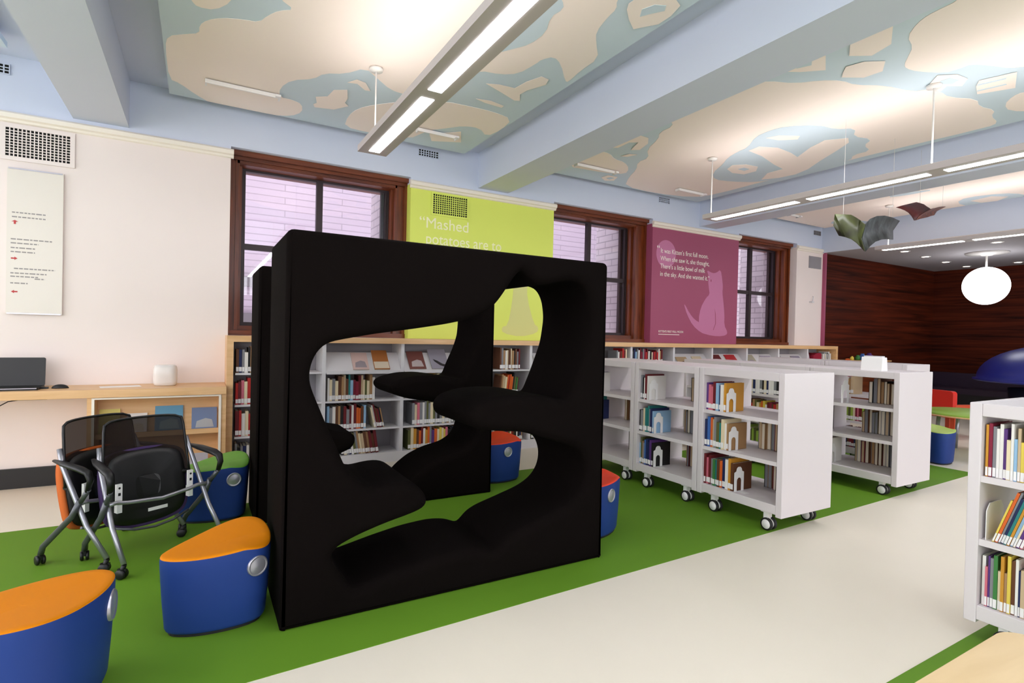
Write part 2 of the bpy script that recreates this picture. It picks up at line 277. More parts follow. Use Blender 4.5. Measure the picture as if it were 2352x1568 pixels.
PAGES = [[[(4.74, 2.7, 2.357), (4.751, 2.64, 2.344), (4.797, 2.6, 2.34), (4.828, 2.57, 2.312), (4.84, 2.54, 2.283), (4.832, 2.5, 2.246)], [(4.809, 2.7, 2.178), (4.801, 2.64, 2.157), (4.821, 2.6, 2.135), (4.84, 2.57, 2.104), (4.852, 2.54, 2.064), (4.838, 2.5, 2.021)]], [[(4.844, 2.5, 2.255), (4.988, 2.54, 2.32), (5.152, 2.57, 2.369), (5.336, 2.6, 2.402), (5.556, 2.64, 2.421), (5.82, 2.7, 2.432)], [(4.851, 2.5, 2.022), (4.995, 2.54, 2.086), (5.136, 2.57, 2.142), (5.297, 2.6, 2.183), (5.476, 2.64, 2.212), (5.711, 2.7, 2.241)]], [[(6.126, 2.7, 2.655), (6.104, 2.66, 2.635), (6.113, 2.63, 2.618), (6.104, 2.6, 2.59), (6.101, 2.58, 2.573), (6.065, 2.55, 2.55)], [(5.748, 2.7, 2.552), (5.751, 2.66, 2.532), (5.767, 2.63, 2.512), (5.767, 2.6, 2.486), (5.781, 2.58, 2.452), (5.764, 2.55, 2.404)]], [[(6.065, 2.55, 2.55), (6.188, 2.58, 2.58), (6.289, 2.6, 2.602), (6.424, 2.63, 2.635), (6.572, 2.66, 2.665), (6.747, 2.7, 2.697)], [(5.78, 2.55, 2.406), (5.922, 2.58, 2.441), (6.035, 2.6, 2.467), (6.191, 2.63, 2.501), (6.331, 2.66, 2.537), (6.499, 2.7, 2.574)]]]
# ================================================================ the room
FL = MB().box(-4.5, 13.2, -4.5, 5.5, -0.12, 0.0); struct(FL.build('floor', M_FLOOR))
g = MB(); g.prism([(-4.5, 1.95), (6.5, 2.33), (6.62, 2.38), (6.62, 4.31), (-4.5, 4.31)], -0.01, 0.002)
struct(g.build('floor', M_GREEN))
g = MB(); g.prism([(-2.0, -1.4), (6.6, -1.4), (6.6, 1.03), (-2.0, 1.02)], -0.01, 0.002)
struct(g.build('floor', M_GREEN))
OPEN = [(0.23, 1.89), (3.68, 5.29), (7.05, 8.5)]
def wallbox(name, m, *b): return struct(MB().box(*b).build(name, m))
wallbox('wall_back', M_CREAM, -4.5, 0.23, 5.45, 5.95, 0, 2.8)
wallbox('wall_back', M_LIME, 1.89, 3.68, 5.45, 5.95, 1.0, 2.8)
wallbox('wall_back', M_PURPLE, 5.29, 7.05, 5.45, 5.95, 1.0, 2.8)
wallbox('wall_back', M_CREAM, 8.5, 9.23, 5.45, 5.95, 0, 2.8)
w = MB(); w.box(0.23, 8.5, 5.45, 5.95, 0, 1.0)
for a, b in OPEN: w.box(a, b, 5.45, 5.95, 1.0, 1.19)
struct(w.build('wall_back', M_CREAM))
u = MB(); u.box(-4.5, 9.23, 5.45, 5.95, 2.86, 3.35)
for a, b in ((-4.5, 0.23), (1.89, 3.68), (5.29, 7.05), (8.5, 9.23)): u.box(a, b, 5.45, 5.95, 2.8, 2.86)
struct(u.build('wall_back', M_BLUE))
wallbox('wall_back', M_PANEL, 9.27, 13.2, 5.45, 5.95, 0, 3.3)
wallbox('trim_5', M_PURPLE, 9.23, 9.27, 5.40, 5.95, 0, 2.78)
wallbox('wall_right', M_PANEL, 13.2, 13.5, -4.5, 5.95, 0, 3.3)
# unseen walls behind and left of the camera, with windows added for fill daylight
def fill_window_wall(name, axis, c0, c1, a0, a1, gaps, z0, z1):
    m = MB(); B_ = (lambda p, q, r, s: m.box(p, q, c0, c1, r, s)) if axis == 'x' else (lambda p, q, r, s: m.box(c0, c1, p, q, r, s))
    B_(a0, a1, 0, z0); B_(a0, a1, z1, 3.35); e = a0
    for g0, g1 in gaps: B_(e, g0, z0, z1); e = g1
    B_(e, a1, z0, z1); struct(m.build(name, M_CREAM))
    n = 4 if axis == 'x' else 7; cm = (c0+c1)/2
    for g0, g1 in gaps:
        f = MB(); F_ = (lambda p, q, r, s: f.box(p, q, cm-.03, cm+.03, r, s)) if axis == 'x' else (lambda p, q, r, s: f.box(cm-.03, cm+.03, p, q, r, s))
        F_(g0, g0+.06, z0, z1); F_(g1-.06, g1, z0, z1); F_(g0+.06, g1-.06, z0, z0+.06); F_(g0+.06, g1-.06, z1-.06, z1); F_((g0+g1)/2-.03, (g0+g1)/2+.03, z0+.06, z1-.06)
        struct(f.build('window_%d' % n, M_BRONZE)); n += 1  # frame of an added, unseen window that lets fill daylight in
fill_window_wall('wall_front', 'x', -4.8, -4.5, -4.8, 13.5, [(-4.2, -0.9), (-0.5, 2.8), (3.2, 6.5), (6.9, 9.1), (9.6, 12.8)], 0.5, 2.7)
fill_window_wall('wall_left', 'y', -4.8, -4.5, -4.5, 5.95, [(-4.2, -1.3), (-0.9, 2.0), (2.4, 5.2)], 0.5, 3.15)
wallbox('baseboard_back', M_BLACK, -4.5, -0.72, 5.425, 5.45, 0.0, 0.15)
# picture moulding that caps every pilaster
for n, (a, b) in enumerate(((-4.5, 0.23), (1.89, 3.68), (5.29, 7.05), (8.5, 9.23))):
    t = MB(); a2 = a-0.012 if n else a; b2 = b+0.022 if n < 3 else b
    t.prism([(5.45, 2.752), (5.437, 2.76), (5.432, 2.775), (5.415, 2.785), (5.41, 2.815), (5.425, 2.83), (5.45, 2.835)], a2, b2, axis='x')
    struct(t.build('trim_%d' % (n+1), M_MOULD))
# ceiling, beams and hung mural panels
wallbox('ceiling', M_BLUE, -4.8, 9.23, -4.8, 5.95, 3.25, 3.4)
wallbox('ceiling', M_GREY_CEIL, 9.23, 13.5, -4.8, 5.45, 2.77, 3.4)
wallbox('ceiling', M_BLUE, 9.19, 9.23, -4.8, 5.45, 2.77, 3.25)
for a, b in ((-4.4, -4.05), (-0.87, -0.51), (2.66, 3.04), (6.19, 6.53)):
    o = struct(MB().box(a, b, -4.5, 5.45, 2.865, 3.26).build('ceiling_beam', M_BLUE))
def poly_layer(mb, polys, z, mi, clip, sm=1):
    for P in polys:
        P = [(min(max(x, clip[0]), clip[1]), min(max(y, clip[2]), clip[3])) for x, y in smooth_poly(P, sm)]
        Q = [P[0]]
        for q in P[1:]:
            if math.hypot(q[0]-Q[-1][0], q[1]-Q[-1][1]) > 0.004: Q.append(q)
        if len(Q) < 3: continue
        A = sum(Q[i][0]*Q[(i+1) % len(Q)][1]-Q[(i+1) % len(Q)][0]*Q[i][1] for i in range(len(Q)))
        if abs(A) < 1e-4: continue
        mb.prism(Q, z, z+0.002, mi)
def panel(x0, x1, y0, y1, mural, label):
    t = thing('ceiling_panel', label, 'ceiling panel', ((x0+x1)/2, (y0+y1)/2, 3.15), 0, 'cloud mural ceiling panels')
    L = ((x0+x1)/2, (y0+y1)/2)
    MB().box(x0-L[0], x1-L[0], y0-L[1], y1-L[1], 0.0, 0.04).build('board', M_MURAL_BLUE, t)
    h = MB()
    for x in (x0+0.5, x1-0.5):
        for y in (y0+0.5, y1-0.6): h.box(x-L[0]-.02, x-L[0]+.02, y-L[1]-.02, y-L[1]+.02, 0.04, 0.1)
    h.build('hanger', M_WIRE, t)
    if mural:
        m = MB(); sh = lambda K: [[(x-L[0], y-L[1]) for x, y in P] for P in mural[K]]
        c = (x0-L[0]+.001, x1-L[0]-.001, y0-L[1]+.001, y1-L[1]-.001)
        poly_layer(m, sh('c'), -0.002, 0, c); poly_layer(m, sh('b'), -0.004, 1, c); poly_layer(m, sh('l'), -0.006, 0, c, 0); poly_layer(m, sh('b2'), -0.008, 1, c, 0)
        m.build('cloud_painting', [M_MURAL_CREAM, M_MURAL_BLUE], t, weld=False)
    return t
SIDE = dict(c=[[(3.3, 0.1), (4.2, 0.6), (5.1, 0.2), (5.6, -0.6), (5.0, -1.4), (3.9, -1.3), (3.2, -0.7)]], b=[], l=[], b2=[])
panel(-0.23, 2.41, 1.2, 5.28, MURAL1, 'pale blue ceiling panel painted with clouds, above the foam play frame')
panel(3.32, 5.97, 1.2, 5.30, MURAL2, 'pale blue ceiling panel painted with clouds, above the wheeled book carts')
panel(6.82, 9.0, 1.2, 5.30, MURAL3, 'farthest cloud painted ceiling panel, above the hanging paper books')
panel(-3.78, -1.17, 1.2, 5.05, dict(c=[[(-3.7, 1.3), (-1.9, 1.2), (-1.6, 2.4), (-2.4, 3.6), (-3.6, 3.9)]], b=[], l=[], b2=[]), 'leftmost pale ceiling panel beyond the left beam, only its corner in view')
for a, b, nm in ((-0.23, 2.41, 'above the camera'), (3.32, 5.97, 'right of the camera')):
    panel(a, b, -3.2, 0.9, None, 'plain pale blue ceiling panel ' + nm + ', out of the picture')
# slot diffusers hung under the panels
def slot(x0, x1, y, label):
    t = thing('ceiling_slot', label, 'vent', (x0, y, 3.142), 0, 'slot diffusers in the ceiling panels')
    w = x1-x0
    m = MB(); m.box(0, w, -0.018, -0.006, -0.030, -0.001); m.box(0, 0.012, -0.006, 0.05, -0.03, -0.001); m.box(w-0.012, w, -0.006, 0.05, -0.03, -0.001); m.box(w-0.04, w, -0.05, -0.018, -0.03, -0.012)
    m.build('frame', M_PLASTIC, t)
    MB().box(0.012, w-0.012, -0.006, 0.05, -0.003, -0.001).build('opening', M_BACK, t)  # flat grey strip paints the shade inside the slot
slot(0.02, 0.55, 4.80, 'long white slot diffuser in the mural panel, nearest the left beam')
slot(1.73, 2.13, 4.84, 'white slot diffuser right of the nearest strip light, above the lime wall')
slot(3.55, 4.11, 4.84, 'white slot diffuser in the middle mural panel beside the painted letter')
slot(5.20, 5.67, 4.93, 'white slot diffuser beside the strip light rod over the plum wall')
slot(7.57, 7.80, 4.98, 'smallest white slot diffuser, in the far mural panel')
# ---------------------------------------------------------------- windows
def window(n, ox0, ox1, gx0, gx1):
    r = bpy.data.objects.new('window_%d' % n, None); COL.objects.link(r); r.location = ((ox0+ox1)/2, 5.6, 1.19); struct(r)
    cx = (ox0+ox1)/2; X = lambda v: v-cx; Y = lambda v: v-5.6; Z = lambda v: v-1.19
    fr = MB()
    for (a, b, s) in ((ox0, gx0-0.06, 1), (gx1+0.06, ox1, -1)):
        fr.box(X(a), X(b), Y(5.60), Y(5.82), Z(1.19), Z(2.86))
        e = b if s > 0 else a   # inner edge bead
        o_ = a if s > 0 else b  # outer back band
        fr.box(X(min(e, e-s*0.03)), X(max(e, e-s*0.03)), Y(5.585), Y(5.60), Z(1.24), Z(2.80))
        fr.box(X(min(o_, o_+s*0.028)), X(max(o_, o_+s*0.028)), Y(5.565), Y(5.60), Z(1.19), Z(2.86))
        fr.box(X(min(e, e+s*0.025)), X(max(e, e+s*0.025)), Y(5.66), Y(5.82), Z(1.2), Z(2.8))
    fr.build('side_casing', M_BROWN, r)
    hd = MB(); hd.box(X(ox0), X(ox1), Y(5.52), Y(5.60), Z(2.815), Z(2.86)); hd.box(X(ox0), X(ox1), Y(5.56), Y(5.95), Z(2.785), Z(2.815))
    hd.box(X(gx0-0.06), X(gx1+0.06), Y(5.60), Y(5.95), Z(2.755), Z(2.785)); hd.box(X(gx0-0.08), X(gx1+0.08), Y(5.585), Y(5.62), Z(2.76), Z(2.785))
    hd.build('head_casing', M_BROWNH, r)
    sl = MB(); sl.box(X(ox0), X(ox1), Y(5.55), Y(5.95), Z(1.19), Z(1.235)); sl.box(X(gx0-0.06), X(gx1+0.06), Y(5.62), Y(5.95), Z(1.235), Z(1.28))
    sl.build('window_sill', M_BROWNH, r)
    s = MB(); y0, y1 = Y(5.74), Y(5.79)
    s.box(X(gx0-0.06), X(gx0), y0, y1, Z(1.28), Z(2.755)); s.box(X(gx1), X(gx1+0.06), y0, y1, Z(1.28), Z(2.755))
    s.box(X(gx0), X(gx1), y0, y1, Z(2.735), Z(2.755)); s.box(X(gx0), X(gx1), y0, y1, Z(1.28), Z(1.315))
    mc = (gx0+gx1)/2; s.box(X(mc-0.03), X(mc+0.03), y0-.005, y1, Z(1.315), Z(2.735)); s.box(X(gx0), X(gx1), y0, y1-.002, Z(2.0), Z(2.055))
    s.box(X(gx0-0.035), X(gx0-0.015), y0-0.012, y0, Z(1.3), Z(2.74)); s.box(X(gx1+0.015), X(gx1+0.035), y0-0.012, y0, Z(1.3), Z(2.74))
    s.build('sash', M_BRONZE, r)
    j = MB(); j.box(X(ox0), X(gx0-0.03), Y(5.95), Y(6.4), Z(1.0), Z(3.0)); j.box(X(gx1+0.03), X(ox1+.3), Y(5.95), Y(6.4), Z(1.0), Z(3.0)); j.box(X(ox0), X(gx0-0.03), Y(5.83), Y(5.95), Z(1.19), Z(2.86)); j.box(X(gx1+0.03), X(ox1), Y(5.83), Y(5.95), Z(1.19), Z(2.86)); j.build('outer_brick_jamb', M_PIER, r)
    j = MB(); j.box(X(gx1-0.03), X(gx1+0.06), Y(5.80), Y(5.84), Z(1.28), Z(2.75)); j.build('outer_frame', M_BRONZE, r)
    MB().box(X(gx0), X(gx1), Y(5.764), Y(5.768), Z(1.315), Z(2.735)).build('pane', M_GLASS, r)
window(1, 0.23, 1.89, 0.37, 1.71)
window(2, 3.68, 5.29, 3.82, 5.06)
window(3, 7.05, 8.5, 7.15, 8.31)
# neighbouring building outside
nb = thing('neighbouring_building', 'pale glazed brick building seen outside through the windows', 'building', (6, 10, -3))
f = MB(); f.box(-14, 18, 0, 0.5, 0, 11); f.build('facade', M_FACADE, nb)
f = MB(); f.box(3.9, 9, -3.0, 0, 0, 11); f.build('wing', M_PIER, nb)
f = MB()
for z in (4.35, 4.95, 3.6): f.box(-14, 3.9, -0.12, 0, z, z+0.16)
f.build('stone_band', M_DGREY, nb)
f = MB(); f.box(4.05, 4.75, -3.05, -3.0, 4.9, 6.1); f.build('window', mat('painted_bright_patch', (250, 246, 255), 0.4), nb)  # plain white panel, its colour paints in the brightness of a lit patch
f = MB(); f.box(1.2, 3.6, -0.9, 0.0, 4.6, 4.9); f.build('canopy', M_DGREY, nb)
for k, (a, b) in enumerate(((1.72, 1.80), (5.08, 5.22), (8.33, 8.44))):
    pass
# ---------------------------------------------------------------- grilles 
def grille(x0, x1, z0, z1, nx, nz, m, label, border=0.02, y=5.45):
    t = thing('wall_vent', label, 'vent', ((x0+x1)/2, y, z0), 0, 'square hole wall vents')
    w = (x1-x0)/2; h = z1-z0
    MB().box(-w, w, -0.004, -0.001, 0, h).build('dark_duct_sheet', M_HOLE_DARK, t)  # black sheet on the wall stands in for the dark duct behind
    b = MB(); b.box(-w-border, w+border, -0.012, -0.004, -border, 0); b.box(-w-border, w+border, -0.012, -0.004, h, h+border)
    b.box(-w-border, -w, -0.012, -0.004, 0, h); b.box(w, w+border, -0.012, -0.004, 0, h)
    px, pz = 2*w/nx, h/nz
    for i in range(1, nx): b.box(-w+i*px-px*.14, -w+i*px+px*.14, -0.011, -0.004, 0, h)
    for i in range(1, nz): b.box(-w, w, -0.0105, -0.0045, i*pz-pz*.14, i*pz+pz*.14)
    b.build('grid', m, t)
grille(-1.265, -0.885, 2.505, 2.715, 16, 10, M_CREAM, 'cream wall vent with square holes above the clear notice panel', 0.03)
grille(2.135, 2.53, 2.52, 2.725, 16, 9, M_LIME, 'lime painted wall vent with square holes above the lettering')
grille(1.965, 2.18, 3.10, 3.165, 8, 3, M_BLUE, 'small dark vent high on the blue band over the lime wall', 0.006)
grille(5.385, 5.575, 3.10, 3.165, 7, 3, M_BLUE, 'small dark vent high on the blue band over the plum wall', 0.006)
grille(-1.48, -1.25, 3.11, 3.175, 8, 3, M_BLUE, 'small dark vent high on the blue band at the far left', 0.006)
grille(8.95, 9.13, 3.06, 3.12, 6, 3, M_BACK, 'small grey vent on the blue band near the dark panelling', 0.006)
t = thing('wall_vent', 'grey louvred vent on the narrow white wall beside the dark panelling', 'vent', (9.0, 5.45, 2.49))
MB().box(-0.17, 0.17, -0.012, -0.001, 0, 0.2).build('frame', M_BACK, t)
b = MB()
for k in range(9): b.box(-0.155, 0.155, -0.017, -0.012, 0.012+k*0.02, 0.022+k*0.02)
b.build('louvre', M_BACK, t)
t = thing('wall_hook', 'small white wall bracket on the narrow white wall', 'bracket', (8.92, 5.45, 1.93))
MB().tube([(0.05, -0.005, 0.09), (0.02, -0.03, 0.07), (0.0, -0.03, 0.0)], 0.006).build('arm', M_WHITE2, t)
MB().box(-0.045, 0.02, -0.05, -0.001, -0.02, 0.0).build('ledge', M_WHITE2, t)

# ---------------------------------------------------------------- suspended strip lights
def strip_light(x, y1, y0, z, label, seg0=0.98, rods=(3.93, 1.95)):
    t = thing('strip_light', label, 'light', (x, y1, z), 0, 'suspended strip lights')
    Lh = y1-y0
    h = MB(); h.prism([(-0.105, 0.0), (0.105, 0.0), (0.105, 0.045), (0.06, 0.06), (0.06, 0.05), (-0.06, 0.05), (-0.06, 0.06), (-0.105, 0.045)], -Lh, 0.0, axis='y')
    h.build('housing', M_FIX, t)
    y = -0.06; k = 0
    while y-0.3 > -Lh:
        n = max(y-seg0+0.07, -Lh+0.05)
        MB().box(-0.038, 0.038, n, y, -0.002, 0.004).build('diffuser', M_DIFF, t)
        y -= seg0+0.035
    MB().box(-0.055, 0.055, -Lh+0.05, -0.05, 0.051, 0.054).build('uplight', M_UP, t)
    for ry in rods:
        q = MB().tube([(0, ry-y1, 0.05), (0, ry-y1, 3.145-z)], 0.006, 6); q.tube([(0, ry-y1+.0, 0.05), (0.02, ry-y1-0.10, 0.05)], 0.005, 6)
        q.build('rod', M_WIRE, t)
        MB().lathe([(0.0, 0), (0.05, 0), (0.045, -0.018), (0.0, -0.022)], 16, 0, None, (0, ry-y1, 3.142-z)).build('rod_canopy', M_WIRE, t)
strip_light(1.085, 4.0, -3.6, 2.55, 'nearest suspended strip light, hanging over the black foam play frame', 1.13, (3.93, 1.5))
strip_light(4.63, 3.95, -3.6, 2.50, 'middle suspended strip light running over the wheeled book carts')
strip_light(8.18, 4.05, -3.6, 2.54, 'farthest suspended strip light, behind the hanging paper books')
strip_light(-2.5, 4.0, -3.6, 2.55, 'strip light in the left bay, outside the picture')
# globe lamp and downlights of the low ceiling
t = thing('pendant_globe_lamp', 'glowing white globe pendant lamp against the dark wood panelling', 'lamp', (11.1, 3.86, 2.77))
MB().lathe([(0, 0), (0.28, 0), (0.28, -0.02), (0.09, -0.03), (0.07, -0.05), (0, -0.05)], 32).build('ceiling_canopy', M_WIRE, t)
MB().tube([(0, 0, -0.04), (0, 0, -0.25)], 0.015).build('stem', M_WIRE, t)
MB().lathe([(0.305*math.sin(a*PI/24)+1e-4, -0.54+0.305*math.cos(a*PI/24)) for a in range(25)], 40).build('globe_shade', M_GLOBE, t)
for i, (x, y, w) in enumerate(((10.01, 4.56, 'nearest the end of the strip light'), (10.87, 4.63, 'second from the strip light along the panelled wall'), (11.83, 4.71, 'left of the globe lamp'), (12.75, 4.74, 'in the far corner behind the globe lamp'), (10.08, 3.39, 'just above the globe lamp'), (12.75, 3.98, 'right of the globe lamp'), (11.2, 1.5, 'out of the picture on the right'), (11.2, -0.8, 'behind the camera on the right'))):
    t = thing('downlight', 'small round recessed downlight ' + w, 'light', (x, y, 2.77), 0, 'recessed downlights in the low ceiling')
    MB().lathe([(0.055, -0.006), (0.075, -0.006), (0.08, -0.001), (0.08, 0.0)], 20).build('trim_ring', M_WIRE, t)
    MB().lathe([(0.0, -0.003), (0.056, -0.003)], 20).build('lens', M_SPOT, t)
# ================================================================ foam play frame: two thick slabs, each with one blobby opening
def resample(P, step):
    out = []
    n = len(P)
    for i in range(n):
        a = P[i]; b = P[(i+1) % n]; L = math.hypot(b[0]-a[0], b[1]-a[1]); k = max(1, int(round(L/step)))
        for j in range(k): out.append((a[0]+(b[0]-a[0])*j/k, a[1]+(b[1]-a[1])*j/k))
    return out
def relax(P, it, w=0.5):
    for _ in range(it):
        P = [(p[0]*(1-w)+w*(P[i-1][0]+P[(i+1) % len(P)][0])/2, p[1]*(1-w)+w*(P[i-1][1]+P[(i+1) % len(P)][1])/2) for i, p in enumerate(P)]
    return P
def area(P): return sum(P[i][0]*P[(i+1) % len(P)][1]-P[(i+1) % len(P)][0]*P[i][1] for i in range(len(P)))/2
def offset(P, d):
    n = len(P); s = 1 if area(P) > 0 else -1; out = []
    for i in range(n):
        a = P[i-2]; b = P[(i+2) % n]; dx, dy = b[0]-a[0], b[1]-a[1]; L = math.hypot(dx, dy) or 1
        out.append((P[i][0]+s*dy/L*d, P[i][1]-s*dx/L*d))
    return out
def slab(name, label, x0, x1, y0, y1, z1, H, r):
    t = thing(name, label, 'play frame', ((x0+x1)/2, (y0+y1)/2, 0), 0, 'black foam play frame slabs')
    ox, oy = (x0+x1)/2, (y0+y1)/2
    H = relax(resample(H, 0.02), 3)
    H = [(p[0]-ox, p[1]) for p in H]
    rc = 0.03; a0, a1, b0, b1 = x0-ox, x1-ox, 0.0, z1
    out = []
    for (cx, cz, st) in ((a1-rc, b1-rc, 0), (a0+rc, b1-rc, 1), (a0+.006, b0+.006, 2), (a1-.006, b0+.006, 3)):
        rr = rc if st < 2 else .006
        for k in range(5):
            q = (st+k/4)*PI/2; out.append((cx+rr*math.cos(q), cz+rr*math.sin(q)))
    m = MB(); yf, yb = y0-oy, y1-oy; K = 6
    def ring(P, y): return [(p[0], y, p[1]) for p in P]
    R = []; Ro = []; re = 0.02
    for k in range(K+1):
        a = k/K*PI/2
        R.append(ring(relax(offset(H, r*(1-math.sin(a))), 2), yf+r*(1-math.cos(a))))
        Ro.append(ring(offset(out, -re*(1-math.sin(a))), yf+re*(1-math.cos(a))))
    for k in range(K+1):
        a = (1-k/K)*PI/2
        R.append(ring(relax(offset(H, r*(1-math.sin(a))), 2), yb-r*(1-math.cos(a))))
        Ro.append(ring(offset(out, -re*(1-math.sin(a))), yb-re*(1-math.cos(a))))
    m.rings(R); m.rings(Ro)
    import bmesh
    for RI, RO in ((R[0], Ro[0]), (R[-1], Ro[-1])):
        bm = bmesh.new(); ed = []
        for loop in (RO, RI):
            vv = [bm.verts.new(p) for p in loop]
            for i in range(len(vv)): ed.append(bm.edges.new((vv[i-1], vv[i])))
        bmesh.ops.triangle_fill(bm, use_beauty=True, use_dissolve=False, edges=ed)
        bm.verts.index_update()
        m.add([v.co.copy() for v in bm.verts], [tuple(v.index for v in f.verts) for f in bm.faces]); bm.free()
    m.build('foam_body', M_FOAM, t)
    return t
slab('foam_play_frame', 'tall black foam play slab with a blobby opening, standing nearest the camera', 0.31, 2.0, 2.4, 2.95, 1.668, HOLE_FRONT, 0.05)
slab('foam_play_frame', 'black foam play slab standing behind the front one, seen through its opening', 0.33, 2.03, 3.8, 4.3, 1.655, HOLE_BACK, 0.05)

# ================================================================ ottomans
M_OBLUE = mat('blue_vinyl', (33, 59, 124), 0.5, spec=0.2, var=0.04, scale=2)
M_OBASE = mat('black_ottoman_base', (14, 14, 16), 0.7)
M_OTOP = {'orange': mat('orange_vinyl', (214, 126, 2), 0.6, spec=0.15, var=0.03, scale=2), 'red': mat('red_orange_vinyl', (224, 56, 20), 0.5, spec=0.3),
          'green': mat('green_vinyl', (112, 168, 62), 0.5, spec=0.3), 'lime': mat('lime_vinyl', (176, 200, 100), 0.5, spec=0.3)}
def ottoman(label, color, x, y, rz, s=1.0, handle=0.0, h=0.33, rise=0.05):
    # teardrop plan pointing to local -X, saddle top that rises to the round end
    t = thing('ottoman', label, 'ottoman', (x, y, 0.002), rz, 'blue ottomans with coloured tops')
    N = 64
    ctrl = [(-0.235, -0.02), (-0.21, 0.04), (-0.10, 0.13), (0.05, 0.205), (0.15, 0.205), (0.215, 0.14), (0.235, 0.02), (0.215, -0.11), (0.15, -0.165), (0.0, -0.165), (-0.13, -0.13), (-0.215, -0.075)]
    P = smooth_poly([(a*s, b*s) for a, b in ctrl], 3)
    P = relax(resample(P, 0.012), 4); n = len(P)
    def top(p):
        u = (p[0]/s+0.23)/0.46; v = p[1]/s/0.2
        return h + rise*(u**2)*0.6 + 0.035*max(0, v)*u - 0.03*max(0, u-0.7)*6*max(0, -v-0.1)
    prof = [(0.86, 0.0), (0.885, 0.012), (0.91, 0.05), (0.955, 0.4), (0.995, 0.85), (1.0, 0.96), (0.992, 1.0)]
    R = [[(p[0]*k, p[1]*k, 0.012+(top(p)-0.012)*q) for p in P] for k, q in prof]
    b = MB(); b.rings(R, 0, True, None, True, (True, False)); b.build('body', M_OBLUE, t)
    tp = MB(); RR = []
    for k in (0.992, 0.985, 0.96, 0.85, 0.65, 0.4, 0.15): RR.append([(p[0]*k, p[1]*k, top((p[0]*k, p[1]*k))*(1) + (0.0 if k > 0.99 else 0.004 if k > .97 else 0.007)) for p in P])
    RR[0] = [(p[0]*0.992, p[1]*0.992, top(p)) for p in P]
    tp.rings(RR, 0, True, None, True, (False, True)); tp.build('seat_top', M_OTOP[color], t)
    MB().prism([(p[0]*0.84, p[1]*0.84) for p in P][::3], 0.0, 0.013).build('base', M_OBASE, t)
    # round silver finger grip set into the side
    if handle is not None:
        ang = handle; best = max(P, key=lambda p: p[0]*math.cos(ang)+p[1]*math.sin(ang)) if False else min(P, key=lambda p: abs((math.atan2(p[1], p[0])-ang+PI) % (2*PI)-PI))
        i = P.index(best); a = P[i-3]; c = P[(i+3) % n]; tx, ty = c[0]-a[0], c[1]-a[1]; L = math.hypot(tx, ty); nx, ny = ty/L, -tx/L
        if nx*best[0]+ny*best[1] < 0: nx, ny = -nx, -ny
        zc = 0.78*top(best); kk = 0.985
        T = Matrix(((nx, -ny, 0, best[0]*kk), (ny, nx, 0, best[1]*kk), (0, 0, 1, zc), (0, 0, 0, 1))) @ Matrix.Rotation(PI/2, 4, 'Y')
        g = MB(); g.lathe([(0.047, -0.012), (0.047, 0.004), (0.043, 0.008), (0.039, 0.004), (0.034, 0.0045), (0.02, 0.007), (0.0005, 0.008)], 28, 0, T @ Matrix.Scale(s, 4))
        g.build('round_grip', M_SILVER, t)
    return t
ottoman('orange topped blue ottoman standing against the front of the black foam play frame', 'orange', 0.085, 2.635, 0.12, 0.92, -0.80, 0.315, 0.05)
ottoman('large orange topped blue ottoman cut off by the bottom left corner of the photo', 'orange', -0.44, 2.27, 0.75+PI, 1.12, 2.75, 0.345, 0.03)
ottoman('green topped blue ottoman behind the mesh chairs, beside the rear foam slab', 'green', 0.10, 4.10, 0.05, 0.95, -0.95, 0.33, 0.06)
ottoman('red topped blue ottoman at the right end of the front foam slab', 'red', 2.22, 2.76, 0.6, 0.90, -1.9, 0.33, 0.04)
ottoman('red topped blue ottoman seen through the foam opening, near the wall bookcase', 'red', 2.26, 4.12, 0.3, 0.90, -1.7, 0.33, 0.04)
ottoman('lime topped blue ottoman beyond the far wheeled cart, near the green table', 'lime', 6.89, 2.77, 0.42, 0.98, None, 0.33, 0.05)

